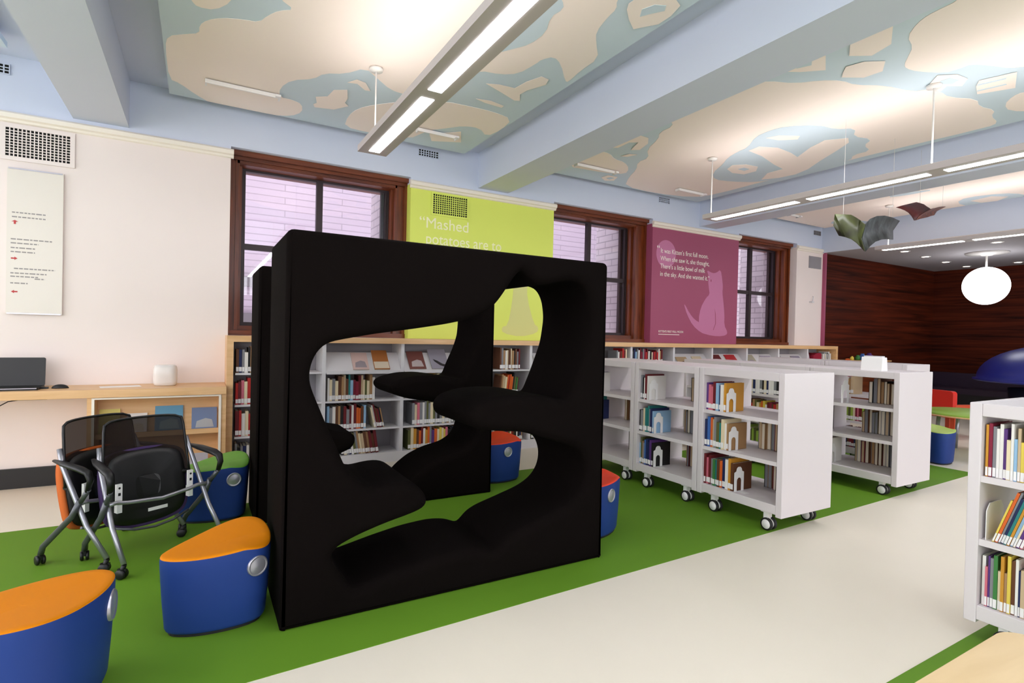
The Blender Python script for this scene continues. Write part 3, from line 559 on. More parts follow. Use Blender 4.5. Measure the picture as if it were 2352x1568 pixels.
# ================================================================ nesting chairs with mesh backs, seats tipped up
def caster(parent, x, y, ang=0.0):
    c = MB(); M = Matrix.Translation((x, y, 0)) @ Matrix.Rotation(ang, 4, 'Z')
    for s in (-1, 1):
        T = M @ Matrix.Translation((s*0.012, 0.012, 0.025)) @ Matrix.Rotation(PI/2, 4, 'Y')
        c.lathe([(0.0, -0.008), (0.02, -0.008), (0.025, -0.004), (0.025, 0.004), (0.02, 0.008), (0.0, 0.008)], 18, 0, T)
    c.tube([(0, 0.012, 0.025), (0, 0.008, 0.045), (0, 0, 0.07)], [0.008, 0.012, 0.012], 8, 0, M)
    c.box(-0.006, 0.006, -0.012, 0.03, 0.028, 0.05, 0, M)
    c.build('caster', M_BLACK, parent)
def chair(label, accent, x, y, rz):
    t = thing('nesting_chair', label, 'chair', (x, y, 0.002), rz, 'nesting mesh back chairs')
    W2 = 0.25; F = -0.20; B = 0.20        # front is local -Y
    for s in (-1, 1):
        # long front leg: rear upright slanting down to the front caster
        l = MB().tube([(s*0.225, 0.13, 0.60), (s*0.235, 0.10, 0.52), (s*W2, -0.07, 0.22), (s*(W2+0.005), F, 0.07)], 0.0125, 10); l.build('front_leg', M_STEEL, t)
        l = MB().tube([(s*(W2+0.018), -0.05, 0.36), (s*(W2+0.02), 0.0, 0.27), (s*(W2+0.012), B-0.02, 0.10), (s*(W2+0.005), B, 0.06)], 0.0145, 10); l.build('rear_leg', M_DSTEEL, t)
        caster(t, s*(W2+0.005), F, 0.5); caster(t, s*(W2+0.005), B, -0.4)
        a = MB().tube([(s*(W2+0.018), -0.05, 0.35), (s*(W2+0.03), -0.11, 0.42)], 0.0125, 10); a.build('arm_post', M_DSTEEL, t)
        a = MB(); a.tube([(s*(W2+0.03), -0.105, 0.41), (s*(W2+0.033), -0.125, 0.47), (s*(W2+0.033), -0.11, 0.505), (s*(W2+0.03), -0.06, 0.52), (s*(W2+0.015), 0.05, 0.535), (s*(W2+0.0), 0.13, 0.545)], [0.014, 0.018, 0.022, 0.026, 0.024, 0.012], 10, 0, None, True, 0.6)
        a.build('armrest', M_BLACK, t)
        bk = MB().box(s*0.185-0.014, s*0.185+0.014, 0.005, 0.02, 0.33, 0.42); bk.box(s*0.185-0.012, s*0.185+0.012, 0.0, 0.03, 0.27, 0.33); bk.build('hinge_bracket', M_PLASTIC, t); hl = MB(); hl.lathe([(0, 0), (0.006, 0)], 12, 0, Matrix.Translation((s*0.185, 0.004, 0.40)) @ Matrix.Rotation(PI/2, 4, 'X')); hl.box(s*0.185-0.006, s*0.185+0.006, 0.0035, 0.0045, 0.36, 0.375); hl.build('painted_bolt_hole', M_HOLE_DARK, t)  # flat black marks paint the dark of the bracket holes
    c = MB(); c.tube([(-0.255, -0.035, 0.335), (-0.21, -0.02, 0.333), (-0.16, -0.03, 0.325), (0.0, -0.055, 0.315), (0.16, -0.03, 0.325), (0.21, -0.02, 0.333), (0.255, -0.035, 0.335)], 0.0105, 10); c.build('cross_bar', M_STEEL, t)
    # tipped-up seat pan: underside faces forward
    ctrl = [(-0.20, 0.20), (-0.215, 0.33), (-0.215, 0.48), (-0.19, 0.55), (-0.08, 0.575), (0.08, 0.575), (0.19, 0.55), (0.215, 0.48), (0.215, 0.33), (0.20, 0.20), (0.12, 0.165), (0.0, 0.155), (-0.12, 0.165)]
    P = smooth_poly(ctrl, 3); S = Matrix.Translation((0, 0.025, 0.0)) @ Matrix.Rotation(-0.16, 4, 'X')
    def y_at(p): return 0.045
    q = MB(); q.rings([[(a*k, d+0.02*(1-(a/0.22)**2), 0.365+(b-0.365)*k) for a, b in P] for k, d in ((0.3, 0.004), (0.8, 0.0), (0.95, 0.006), (0.975, 0.02))], 0, True, S, True, (True, False)); q.build('seat_underside', M_BLACK, t)
    q = MB(); q.rings([[(a*k, d+0.02*(1-(a/0.22)**2), 0.365+(b-0.365)*k) for a, b in P] for k, d in ((0.975, 0.02), (1.04, 0.014), (1.045, 0.055), (0.9, 0.07), (0.3, 0.075))], 0, True, S, True, (False, True)); q.build('seat_cushion', accent, t)
    MB().box(-0.05, 0.05, -0.012, -0.008, 0.245, 0.262).build('white_sticker', M_TAG, t)
    MB().tube([(-0.19, 0.03, 0.185), (-0.1, 0.02, 0.155), (0, 0.015, 0.145), (0.1, 0.02, 0.155), (0.19, 0.03, 0.185)], 0.007, 8).build('seat_rim', M_DSTEEL, t)
    # mesh back, curved in plan, leaning backwards
    def bp(u, v):   # u -1..1 , v 0..1
        w = 0.226 - 0.022*v; ed = 1-abs(u)**6*0.06*v
        return (u*w, 0.135+0.045*v - 0.045*(u*u), (0.40+0.335*v)*1.0 - (0.012*u**4 if v > .9 else 0))
    net = MB(); nu, nv = 12, 8
    vs = [bp(-1+2*i/nu, j/nv) for j in range(nv+1) for i in range(nu+1)]
    net.add(vs, [(j*(nu+1)+i, j*(nu+1)+i+1, (j+1)*(nu+1)+i+1, (j+1)*(nu+1)+i) for j in range(nv) for i in range(nu)], 0, True); net.build('back_mesh', M_NET, t)
    fr = MB(); loop = [bp(-1, v/6) for v in range(7)] + [bp(-1+2*i/12, 1) for i in range(1, 12)] + [bp(1, 1-v/6) for v in range(7)]
    loop = [(p[0]*(0.985 if k in (6, 18) else 1), p[1], p[2]-(0.008 if k in (6, 18) else 0)) for k, p in enumerate(loop)]
    fr.tube(loop, 0.007, 8); fr.tube([bp(-1+2*i/12, 0) for i in range(13)], 0.012, 8); fr.build('back_frame', M_BLACK, t)
    return t
chair('black mesh back nesting chair with tipped-up seat edged in purple, in front', mat('purple_upholstery', (66, 44, 92), 0.8), -0.182, 3.565, math.atan2(0.51, 0.86))
chair('black mesh back nesting chair with orange seat edge, behind the purple one', mat('orange_upholstery', (200, 96, 30), 0.8), -0.372, 3.71, math.atan2(0.77, 0.64))
# ================================================================ books
PAL = {'white': (228, 224, 218), 'cream': (224, 208, 172), 'beige': (196, 172, 138), 'yellow': (222, 196, 82), 'ochre': (198, 140, 46), 'orange': (210, 98, 38), 'red': (178, 40, 36),
       'dark red': (104, 28, 34), 'maroon': (128, 30, 54), 'pink': (202, 106, 122), 'purple': (88, 52, 118), 'navy': (32, 42, 84), 'blue': (64, 104, 170), 'light blue': (142, 178, 208),
       'teal': (44, 122, 118), 'green': (62, 122, 62), 'lime': (154, 180, 72), 'olive': (92, 94, 52), 'grey': (130, 130, 134), 'black': (30, 27, 28), 'brown': (96, 58, 36), 'tan': (166, 128, 88)}
BM = {k: mat(k.replace(' ', '_')+'_book_cover', v, 0.55, spec=0.3) for k, v in PAL.items()}
MIX_WALL = ['dark red', 'brown', 'tan', 'beige', 'cream', 'black', 'grey', 'orange', 'maroon', 'white', 'olive', 'red', 'ochre', 'navy', 'brown', 'tan', 'cream', 'black']
MIX_CART = ['white', 'pink', 'blue', 'grey', 'navy', 'teal', 'cream', 'red', 'beige', 'olive', 'light blue', 'orange', 'purple', 'white', 'dark red', 'ochre']
MIX_PAGES = ['brown', 'tan', 'beige', 'grey', 'maroon', 'dark red', 'black', 'olive', 'cream', 'brown', 'grey', 'tan', 'black']
MIX_BRIGHT = ['ochre', 'red', 'purple', 'grey', 'white', 'light blue', 'navy', 'yellow', 'blue', 'beige', 'maroon', 'teal', 'orange', 'green', 'pink', 'cream', 'white', 'lime']
ORD = ['first', 'second', 'third', 'fourth', 'fifth', 'sixth', 'seventh', 'eighth', 'ninth', 'tenth', 'eleventh', 'twelfth', 'thirteenth', 'fourteenth', 'fifteenth', 'sixteenth', 'seventeenth', 'eighteenth', 'nineteenth', 'twentieth', 'twenty-first', 'twenty-second', 'twenty-third', 'twenty-fourth', 'twenty-fifth', 'twenty-sixth']
BOOK_COUNT = [0]
def book_mesh(mb, t, d, h, label=True, M=None):
    # local: spine in the plane y=0 facing -Y, thickness along x 0..t, height z
    c = min(0.0025, t*0.18)
    mb.box(0, c, 0, d, 0, h, 0, M); mb.box(t-c, t, 0, d, 0, h, 0, M); mb.box(c, t-c, 0, c, 0, h, 0, M)
    mb.box(c, t-c, c, d-0.004, 0.003, h-0.003, 1, M)
    if label: mb.box(0.0006, t-0.0006, -0.0012, 0, 0.012, min(0.05, h*.25), 2, M)
def book_row(shelf, p0, dirv, n, z, hs, pal, ts=(0.010, 0.026), depth=(0.15, 0.19), lean=0.0, group='', left_first=True, label=True, parts=False, jitter=0.012, seq=None, stuff=False, away=False, gap=0.0012):
    """p0 = (x,y) of the left end seen from the front; dirv = +1 row runs along +X (spines face -Y), 'Y' row runs along -Y (spines face -X)."""
    z += 0.0008; x, y = p0; recs = []; s = 0.0; ln = lean
    for k in range(n):
        t = RND.uniform(*ts); h = RND.uniform(*hs); d = RND.uniform(*depth)
        c = seq[k % len(seq)] if seq else RND.choice(pal)
        if k and c == recs[-1][0] and not seq: c = pal[(pal.index(c)+3) % len(pal)]
        recs.append([c, t, h, d, s]); s += t/math.cos(ln) + gap
    if stuff:
        mb = MB(); mats = [M_PAPER, M_TAG]; idx = {}
        for c, t, h, d, s0 in recs:
            if c not in idx: idx[c] = len(mats); mats.append(BM[c])
            T = Matrix.Translation((s0, 0, 0)) @ Matrix.Rotation(ln, 4, 'Y') if ln else Matrix.Translation((s0, 0, 0))
            b0 = len(mb.mi); book_mesh(mb, t, d, h, label, T)
            for q in range(b0, len(mb.mi)): mb.mi[q] = {0: idx[c], 1: 0, 2: 1}[mb.mi[q]]
        o = mb.build('books', mats, weld=False); o.location = (x, y, z); o.rotation_euler = (0, 0, 0 if dirv == 'X' else -PI/2)
        tag(o, shelf, 'books', group or None); o['kind'] = 'stuff'; return s
    # labels: look first, then neighbours, then place in the row
    def size(t, h): return ('tall ' if h > hs[0]+(hs[1]-hs[0])*.66 else 'short ' if h < hs[0]+(hs[1]-hs[0])*.33 else '') + ('thick ' if t > ts[0]+(ts[1]-ts[0])*.7 else 'thin ' if t < ts[0]+(ts[1]-ts[0])*.3 else '')
    lab = [size(r[1], r[2])+r[0]+' book' for r in recs]
    out = []
    for i, l in enumerate(lab):
        if lab.count(l) == 1: out.append(l+' on '+shelf); continue
        lf = recs[i-1][0] if i else None; rt = recs[i+1][0] if i+1 < n else None
        nb = ('between '+lf+' and '+rt+' ones') if lf and rt else ('at the left end of the row' if not lf else 'at the right end of the row')
        out.append(l+' '+nb+', '+shelf)
    for i, l in enumerate(out):
        if out.count(l) > 1: out[i] = recs[i][0]+' book, '+ORD[i]+' from left on '+shelf
    for i, l in enumerate(out):
        if len(l.replace('-', ' ').split()) > 15 or out.count(l) > 1: out[i] = recs[i][0]+' book, '+ORD[i]+' from left, '+shelf
    for (c, t, h, d, s0), l in zip(recs, out):
        BOOK_COUNT[0] += 1; jy = RND.uniform(0, jitter)
        if dirv == 'X': loc = (x+s0, y+jy, z); rz = 0
        else: loc = (x+jy, y-s0, z); rz = -PI/2
        hh = h*math.cos(ln) if ln else h
        if parts:
            o = thing('book', l, 'book', loc, rz, group)
            cm = min(0.003, t*0.18); cv = MB(); cv.box(0, cm, 0, d, 0, h); cv.box(t-cm, t, 0, d, 0, h); cv.box(cm, t-cm, 0, cm, 0, h); cv.build('cover', BM[c], o)
            MB().box(cm, t-cm, cm, d-0.004, 0.003, h-0.003).build('page_block', M_PAPER, o)
            MB().box(0.0006, t-0.0006, -0.0012, -0.0001, 0.004, 0.04).build('spine_label', M_TAG, o)
            if t > 0.014:
                cc = RND.choice(['black', 'white', 'yellow', 'red', 'navy', 'lime']); MB().box(0.002, t-0.002, -0.0008, -0.0001, h*.45, h*RND.uniform(.6, .85)).build('spine_title', BM[cc], o)
        else:
            mb = MB(); book_mesh(mb, t, d, h, label); o = tag(mb.build('book', [BM[c], M_PAPER, M_TAG], weld=False), l, 'book', group)
            o.location = loc; o.rotation_euler = (0, 0, rz)
        if ln:
            if ln > 0: sh_ = t*(1/math.cos(ln)-math.cos(ln)); o.location.x += sh_ if dirv == 'X' else 0; o.location.y -= 0 if dirv == 'X' else sh_
            o.rotation_euler = (Matrix.Rotation(rz, 4, 'Z') @ Matrix.Rotation(ln, 4, 'Y')).to_euler()
            if ln < 0: pass
            o.location.z += (t*math.sin(ln) if ln > 0 else 0) + 0.0005
    return s

# ================================================================ low low bookcase under the windows
BX0, PITCH, NB = 0.26, 0.736, 12
t = thing('low_bookcase', 'long low maple bookcase with white shelves running under the windows', 'bookcase', (0.21, 5.1, 0))
def L(x0, x1, y0, y1, z0, z1, mb): return mb.box(x0-0.21, x1-0.21, y0-5.1, y1-5.1, z0, z1)
XE = BX0+PITCH*NB
L(0.21, XE+0.05, 5.10, 5.449, 1.14, 1.19, MB()).build('top_board', M_LWOOD, t)
L(0.21, 0.26, 5.10, 5.449, 0.0, 1.14, MB()).build('side_panel', M_LWOOD, t)
L(XE, XE+0.05, 5.10, 5.449, 0.0, 1.14, MB()).build('side_panel', M_LWOOD, t)
L(0.26, XE, 5.43, 5.448, 0.0, 1.14, MB()).build('back_panel', M_BACK, t)
L(0.26, XE, 5.12, 5.43, 0.0, 0.095, MB()).build('plinth', M_WHITE2, t)
DISPLAY = {1, 2, 4, 7, 8, 9, 10}
for k in range(NB+1):
    x = BX0+PITCH*k
    if 0 < k < NB: L(x-0.016, x+0.016, 5.13, 5.43, 0.095, 1.14, MB()).build('upright', M_WHITE2, t)
for k in range(NB):
    a, b = BX0+PITCH*k+0.017, BX0+PITCH*(k+1)-0.017
    for z in (0.335, 0.605):
        L(a, b, 5.13, 5.42, z-0.016, z, MB()).build('shelf', M_WHITE2, t)
    if k in DISPLAY:
        s = MB(); s.prism([(0.0, 0.865), (0.0, 0.875), (0.012, 0.872), (0.17, 1.05), (0.18, 1.04), (0.02, 0.858)], a-0.21, b-0.21, axis='x'); s.box(a-0.21, b-0.21, -0.005, 0.0, 0.855, 0.885); s.build('sloped_display_shelf', M_WHITE2, t)
    else:
        z = 0.875 if k < 5 else 0.94
        L(a, b, 5.13, 5.42, z-0.016, z, MB()).build('shelf', M_WHITE2, t)
G = 'books in the low low bookcase'
YB = 5.15
def wx(k, off=0.02): return BX0+PITCH*k+0.017+off
BAY = ['left-end bay', 'second bay of low bookcase', 'third bay of low bookcase', 'fourth bay of low bookcase', 'fifth bay of low bookcase', 'sixth bay of low bookcase', 'seventh bay of low bookcase']
# leftmost bay: four shelves
for z, nm, seq in ((0.875, 'top', ['brown', 'navy', 'grey', 'white', 'black', 'tan', 'cream', 'grey']), (0.605, 'second', ['red', 'dark red', 'pink', 'cream', 'red', 'grey', 'white', 'black']), (0.335, 'third', ['dark red', 'red', 'white', 'cream', 'red', 'white', 'cream', 'grey']), (0.095, 'bottom', ['grey', 'black', 'grey', 'navy', 'white', 'grey', 'olive', 'grey'])):
    book_row(nm+' shelf, left-end bay', (wx(0, 0.006), YB), 'X', 6, z, (0.17, 0.225) if z > .1 else (0.14, 0.19), None, (0.016, 0.028), group=G, seq=seq)
# second bay
book_row('second shelf, second bay of low bookcase', (wx(1, 0.02), YB), 'X', 19, 0.605, (0.17, 0.24), MIX_WALL, (0.016, 0.028), group=G, seq=['white', 'cream', 'grey', 'cream', 'brown', 'tan', 'beige', 'brown', 'teal', 'light blue', 'maroon', 'maroon', 'dark red', 'beige', 'cream', 'olive', 'cream', 'tan'])
book_row('third shelf, second bay of low bookcase', (wx(1, 0.02), YB), 'X', 15, 0.335, (0.18, 0.24), MIX_WALL, (0.018, 0.028), group=G, seq=['light blue', 'grey', 'white', 'brown', 'tan', 'black', 'dark red', 'grey', 'dark red', 'white', 'dark red', 'orange', 'orange', 'brown'])
book_row('leaning, third shelf, second bay', (wx(1, 0.46), YB), 'X', 7, 0.335, (0.18, 0.235), MIX_WALL, (0.010, 0.016), lean=-0.22, group=G, seq=['cream', 'white', 'dark red', 'brown', 'dark red', 'black', 'tan'])
book_row('bottom shelf, second bay', (wx(1, 0.16), YB), 'X', 15, 0.095, (0.175, 0.22), MIX_WALL, (0.016, 0.026), lean=-0.16, group=G, seq=['black', 'cream', 'grey', 'navy', 'white', 'olive', 'grey', 'tan', 'cream', 'beige', 'brown', 'tan', 'dark red', 'brown', 'dark red'])
# third bay
book_row('row of brown and grey books on the second shelf behind the foam tongue', (wx(2, 0.05), YB), 'X', 20, 0.605, (0.19, 0.24), MIX_WALL, (0.016, 0.028), stuff=True)
book_row('third shelf, third bay of low bookcase', (wx(2, 0.10), YB), 'X', 18, 0.335, (0.19, 0.24), MIX_WALL, (0.018, 0.03), group=G, seq=['grey', 'cream', 'pink', 'grey', 'white', 'grey', 'olive', 'grey', 'cream', 'olive', 'grey', 'black', 'grey', 'cream', 'grey', 'tan', 'white', 'grey'])
book_row('row of ochre, orange and cream books on the bottom shelf of the third bay', (wx(2, 0.06), YB), 'X', 22, 0.095, (0.175, 0.222), MIX_WALL, (0.018, 0.03), stuff=True, seq=['olive', 'cream', 'ochre', 'brown', 'orange', 'dark red', 'white', 'ochre', 'orange', 'grey', 'purple', 'orange', 'cream', 'yellow', 'cream', 'yellow', 'pink', 'black', 'black', 'navy', 'grey', 'tan'])
# fourth bay
book_row('top shelf, fourth bay of low bookcase', (wx(3, 0.34), YB), 'X', 12, 0.875, (0.18, 0.24), MIX_WALL, (0.014, 0.026), group=G, seq=['brown', 'grey', 'tan', 'white', 'cream', 'brown', 'cream', 'tan', 'black', 'brown', 'grey', 'dark red', 'brown', 'white', 'cream'])
book_row('second shelf, fourth bay of low bookcase', (wx(3, 0.34), YB), 'X', 12, 0.605, (0.18, 0.238), MIX_WALL, (0.014, 0.024), lean=0.10, group=G, seq=['brown', 'tan', 'beige', 'cream', 'orange', 'red', 'orange', 'orange', 'black', 'olive', 'green', 'dark red', 'red', 'red', 'brown', 'tan', 'dark red'])
book_row('row of mixed books on the bottom shelf behind the red topped ottoman', (wx(3, 0.25), YB), 'X', 20, 0.095, (0.16, 0.21), MIX_WALL, (0.014, 0.024), stuff=True)
book_row('row of brown and cream books low in the fifth bay of the low bookcase', (wx(4, 0.02), YB), 'X', 30, 0.095, (0.16, 0.21), MIX_WALL, (0.014, 0.026), stuff=True)
book_row('row of mixed books in the fifth bay, mostly hidden by the foam frame', (wx(4, 0.02), YB), 'X', 30, 0.605, (0.16, 0.21), MIX_WALL, (0.014, 0.026), stuff=True)
# top row right of the foam frame
book_row('top row, low bookcase under middle window', (wx(6, 0.006), YB), 'X', 22, 0.94, (0.13, 0.178), MIX_WALL, (0.018, 0.028), group=G, seq=['grey', 'black', 'navy', 'light blue', 'grey', 'white', 'dark red', 'maroon', 'grey', 'maroon', 'red', 'dark red', 'white', 'black', 'cream', 'maroon', 'red', 'dark red', 'red', 'white', 'tan', 'dark red'])
book_row('few dark and white books in the top row beside the right edge of the foam frame', (wx(5, 0.50), YB), 'X', 7, 0.94, (0.13, 0.178), MIX_WALL, (0.018, 0.026), stuff=True, seq=['grey', 'white', 'dark red', 'brown', 'red', 'dark red', 'cream', 'red', 'orange', 'dark red', 'tan', 'beige', 'brown', 'orange', 'tan', 'brown'])
book_row('row of small white and grey books at the right end of the low bookcase', (wx(11, 0.44), YB), 'X', 10, 0.94, (0.12, 0.16), None, (0.014, 0.026), stuff=True, seq=['white', 'grey', 'white', 'cream', 'grey', 'white', 'black', 'white', 'grey', 'white', 'black', 'white', 'grey', 'cream'])
for k in (5, 6, 7, 8, 9, 10, 11):
    for z in (0.335, 0.605): book_row('packed row of mixed books low in the low bookcase behind the carts', (wx(k, 0.02), YB), 'X', 27, z, (0.15, 0.21), MIX_WALL, (0.016, 0.028), stuff=True, group='packed rows low in the bookcase behind the carts')
# face-out books on sloped display shelves
def cover(x, w, h, col, col2, label, z=0.8935, y=5.118, tilt=-0.72, cat='book', grp='face-out books on display', name='picture_book', pic=None):
    o = thing(name, label, cat, (x, y, z), 0, grp); o.rotation_euler = (tilt, 0, 0)
    MB().box(-w/2, w/2, -0.006, 0.0, 0, h).build('cover', mat(col[0], col[1], 0.45), o)
    MB().box(-w/2+.002, w/2-.002, 0.0, 0.008, 0.001, h-.002).build('page_block', M_PAPER, o)
    q = MB(); q.prism(pic or [(-w*.35, h*.12), (w*.38, h*.12), (w*.3, h*.45), (w*.05, h*.52), (-w*.3, h*.4)], -0.0068, -0.006, axis='y'); q.build('cover_picture', mat(col2[0], col2[1], 0.5), o)
    return o
cover(1.33, 0.15, 0.20, ('pale_pink_cover', (206, 178, 170)), ('grey_cover_art', (150, 140, 146)), 'pale pink picture book on the sloped shelf of the second bay')
cover(1.53, 0.15, 0.23, ('brown_orange_cover', (166, 104, 54)), ('cream_cover_art', (214, 200, 178)), 'brown picture book with cream lower picture on the sloped shelf', pic=[(-.07, .01), (.07, .01), (.07, .09), (-.07, .09)])
cover(1.89, 0.17, 0.22, ('dull_red_cover', (120, 72, 66)), ('pale_cover_art', (190, 176, 176)), 'dull red picture book on the sloped shelf of the third bay')
cover(2.13, 0.19, 0.25, ('grey_cover', (150, 146, 158)), ('black_cover_art', (50, 46, 50)), 'large grey picture book with black drawing on the sloped shelf', pic=[(-.06, .12), (-.02, .10), (.03, .06), (.07, .05), (.05, .02), (0, .04), (-.05, .09)])
cover(3.37, 0.17, 0.20, ('white_cover', (206, 206, 210)), ('dark_blue_cover_art', (60, 66, 90)), 'white picture book with dark round picture, seen right inside the foam opening')
DZ = 0.89
for x, w, h, c1, c2, l in ((5.62, .20, .15, ('sand_cover', (176, 150, 116)), ('brown_print', (84, 60, 44)), 'sand coloured picture book leaning right of the top row of books'),
    (5.92, .18, .16, ('cream_cover', (206, 190, 160)), ('brown_print', (84, 60, 44)), 'cream picture book with brown print under the plum wall'),
    (6.30, .22, .19, ('deep_red_cover', (98, 30, 36)), ('grey_cover_art', (150, 140, 146)), 'deep red picture book under the kitten mural text'),
    (6.62, .22, .19, ('bright_red_cover', (176, 34, 44)), ('deep_red_cover', (98, 30, 36)), 'bright red picture book under the painted cat'),
    (7.03, .22, .19, ('sage_cover', (166, 160, 140)), ('grey_cover_art', (150, 140, 146)), 'sage grey picture book right of the bright red one'),
    (7.42, .24, .17, ('lilac_grey_cover', (164, 154, 172)), ('violet_print', (84, 70, 100)), 'lilac grey picture book below the right window'),
    (7.90, .20, .17, ('white_cover', (206, 206, 210)), ('violet_print', (84, 70, 100)), 'white picture book with violet picture below the right window'),
    (8.16, .22, .17, ('grey_violet_cover', (136, 128, 146)), ('white_cover', (206, 206, 210)), 'grey violet picture book near the right window corner'),
    (8.46, .13, .15, ('white_cover', (206, 206, 210)), ('pink_print', (180, 120, 140)), 'white and pink picture book left of the crimson box')):
    cover(x, w, h, c1, c2, l, z=0.8935 if x < 8.36 else 0.9435, y=5.118 if x < 8.36 else 5.2, tilt=-0.72 if x < 8.36 else -0.2)
o = thing('storage_box', 'crimson box on the top shelf at the right end of the low bookcase', 'box', (8.60+.02, 5.22, 0.0)); o.location = (8.93-.2, 5.30, 0.94)
o.location = (8.47, 5.25, 0.94); bx = MB().rbox(-0.02, 0.0, 0, 0.01, 0, 0.01, 0.002)
bpy.data.objects.remove(o)
o = thing('storage_box', 'crimson box standing on the top shelf at the right end of the low bookcase', 'box', (8.655+.02, 5.2, 0.9402))
MB().box(-0.11, 0.11, -0.04, 0.12, 0, 0.10).build('body', mat('crimson_card', (150, 22, 48), 0.5), o); MB().prism([(-0.115, 0.10), (0.115, 0.10), (0.08, 0.135), (-0.02, 0.135)], -0.045, 0.125, axis='y').build('lid', mat('crimson_card', (150, 22, 48), 0.5), o)

# ================================================================ white wheeled carts
def cart_caster(t, x, y):
    c = MB(); c.box(x-0.03, x+0.03, y-0.035, y+0.035, 0.118, 0.129); c.box(x-0.022, x+0.022, y-0.012, y+0.02, 0.075, 0.118)
    o = c.build('caster', M_PLASTIC, t)
    T = Matrix.Translation((x, y-0.005, 0.043)) @ Matrix.Rotation(PI/2, 4, 'Y')
    for s in (-1, 1):
        T2 = Matrix.Translation((s*0.022, 0, 0)) @ T @ Matrix.Diagonal((.86, .86, 1, 1))
        w = MB(); w.lathe([(0.0, 0.011*1), (0.034, 0.011), (0.036, 0.008), (0.036, -0.008), (0.034, -0.011), (0.0, -0.011)], 24, 0, T2)
        w.lathe([(0.036, 0.010), (0.047, 0.0095), (0.049, 0.006), (0.049, -0.006), (0.047, -0.0095), (0.036, -0.010)], 28, 1, T2)
        w.build('wheel', [M_PLASTIC, M_RUBBER], o)
def cart(x0, x1, y0, y1, label, zs=(0.19, 0.465, 0.735), zt=1.045, zb=0.13):
    W = x1-x0; D = y1-y0
    t = thing('book_cart', label, 'book cart', (x0, y0, 0), 0, 'white double-sided wheeled book carts')
    e = MB(); e.box(0, W, 0.0015, 0.045, zb-0.015, zt); e.build('end_panel', M_WHITE, t, bevel=0.004)
    e = MB(); e.box(0, W, D-0.045, D-0.0015, zb-0.015, zt); e.build('end_panel', M_WHITE, t, bevel=0.004)
    e = MB(); e.box(0, W, 0.045, D-0.045, zt-0.055, zt-.0005); e.build('top', M_WHITE, t, bevel=0.003)
    e = MB(); e.box(0.002, W-0.002, 0.045, D-0.045, zb, zs[0]); e.build('base', M_WHITE, t, bevel=0.003)
    for z in zs[1:]:
        e = MB(); e.box(0.012, W-0.012, 0.045, D-0.045, z-0.02, z); e.box(0.008, 0.012, 0.045, D-0.045, z-0.024, z+0.003); e.box(W-0.012, W-0.008, 0.045, D-0.045, z-0.024, z+0.003); e.build('shelf', M_WHITE, t)
    for xx in (0.055, W-0.055):
        for yy in (0.13, D-0.13): cart_caster(t, xx, yy)
    return t
def bookend(x, y, z, label, ang=0.0, h=0.17, w=0.10, m=None):
    o = thing('bookend', label, 'bookend', (x, y, z), 0, 'white arched metal bookends')
    hw = w/2; P = [(-hw, 0), (-hw, h*.78), (-hw*.62, h*.82), (-hw*.5, h*.93), (-hw*.25, h), (hw*.25, h), (hw*.5, h*.93), (hw*.62, h*.82), (hw, h*.78), (hw, 0), (hw*.48, 0), (hw*.48, h*.42)]
    P += [(hw*.48*math.cos(a*PI/6), h*.42+hw*.48*math.sin(a*PI/6)) for a in range(1, 6)] + [(-hw*.48, h*.42), (-hw*.48, 0)]
    M = Matrix.Rotation(ang, 4, 'Z')
    MB().prism(P, 0, 0.0025, axis='y', M=M).build('plate', M_PLASTIC, o)
    MB().box(-hw*.44, hw*.44, 0.0, 0.07, 0.0002, 0.0015, 0, M).build('foot', M_PLASTIC, o)
    return o
ZS = (0.19, 0.465, 0.735); SN = {0.19: 'bottom', 0.465: 'middle', 0.735: 'top'}
LA = 0.69
AY = [2.13, 2.13+LA, 2.13+2*LA]
NA = ['nearest cart of the middle row', 'second cart of the middle row', 'third cart of the middle row']
cart(3.24, 3.79, AY[0], AY[1]-.002, 'white wheeled book cart nearest us in the middle row, broad end panel showing', ZS)
cart(3.24, 3.79, AY[1], AY[2]-.002, 'white wheeled book cart, second in the middle row', ZS)
cart(3.24, 3.79, AY[2], AY[2]+LA, 'white wheeled book cart partly hidden behind the black foam frame', ZS)
GA = 'books on the middle cart row'
SEQ_A = {(0, .735): ['purple', 'pink', 'pink', 'dark red', 'light blue', 'navy', 'white', 'ochre'], (0, .465): ['navy', 'blue', 'orange', 'beige', 'grey', 'olive', 'teal', 'cream', 'white', 'tan'], (0, .19): ['dark red', 'pink', 'dark red', 'grey', 'green', 'teal', 'brown', 'orange', 'navy', 'white', 'ochre', 'brown'],
         (1, .735): ['grey', 'black', 'white', 'dark red', 'white'], (1, .465): ['black', 'grey', 'cream', 'teal', 'teal', 'grey', 'navy', 'light blue'], (1, .19): ['light blue', 'olive', 'tan', 'grey', 'blue', 'navy', 'navy', 'purple', 'black'],
         (2, .735): ['white', 'purple', 'navy', 'white'], (2, .465): ['grey', 'teal', 'navy'], (2, .19): []}
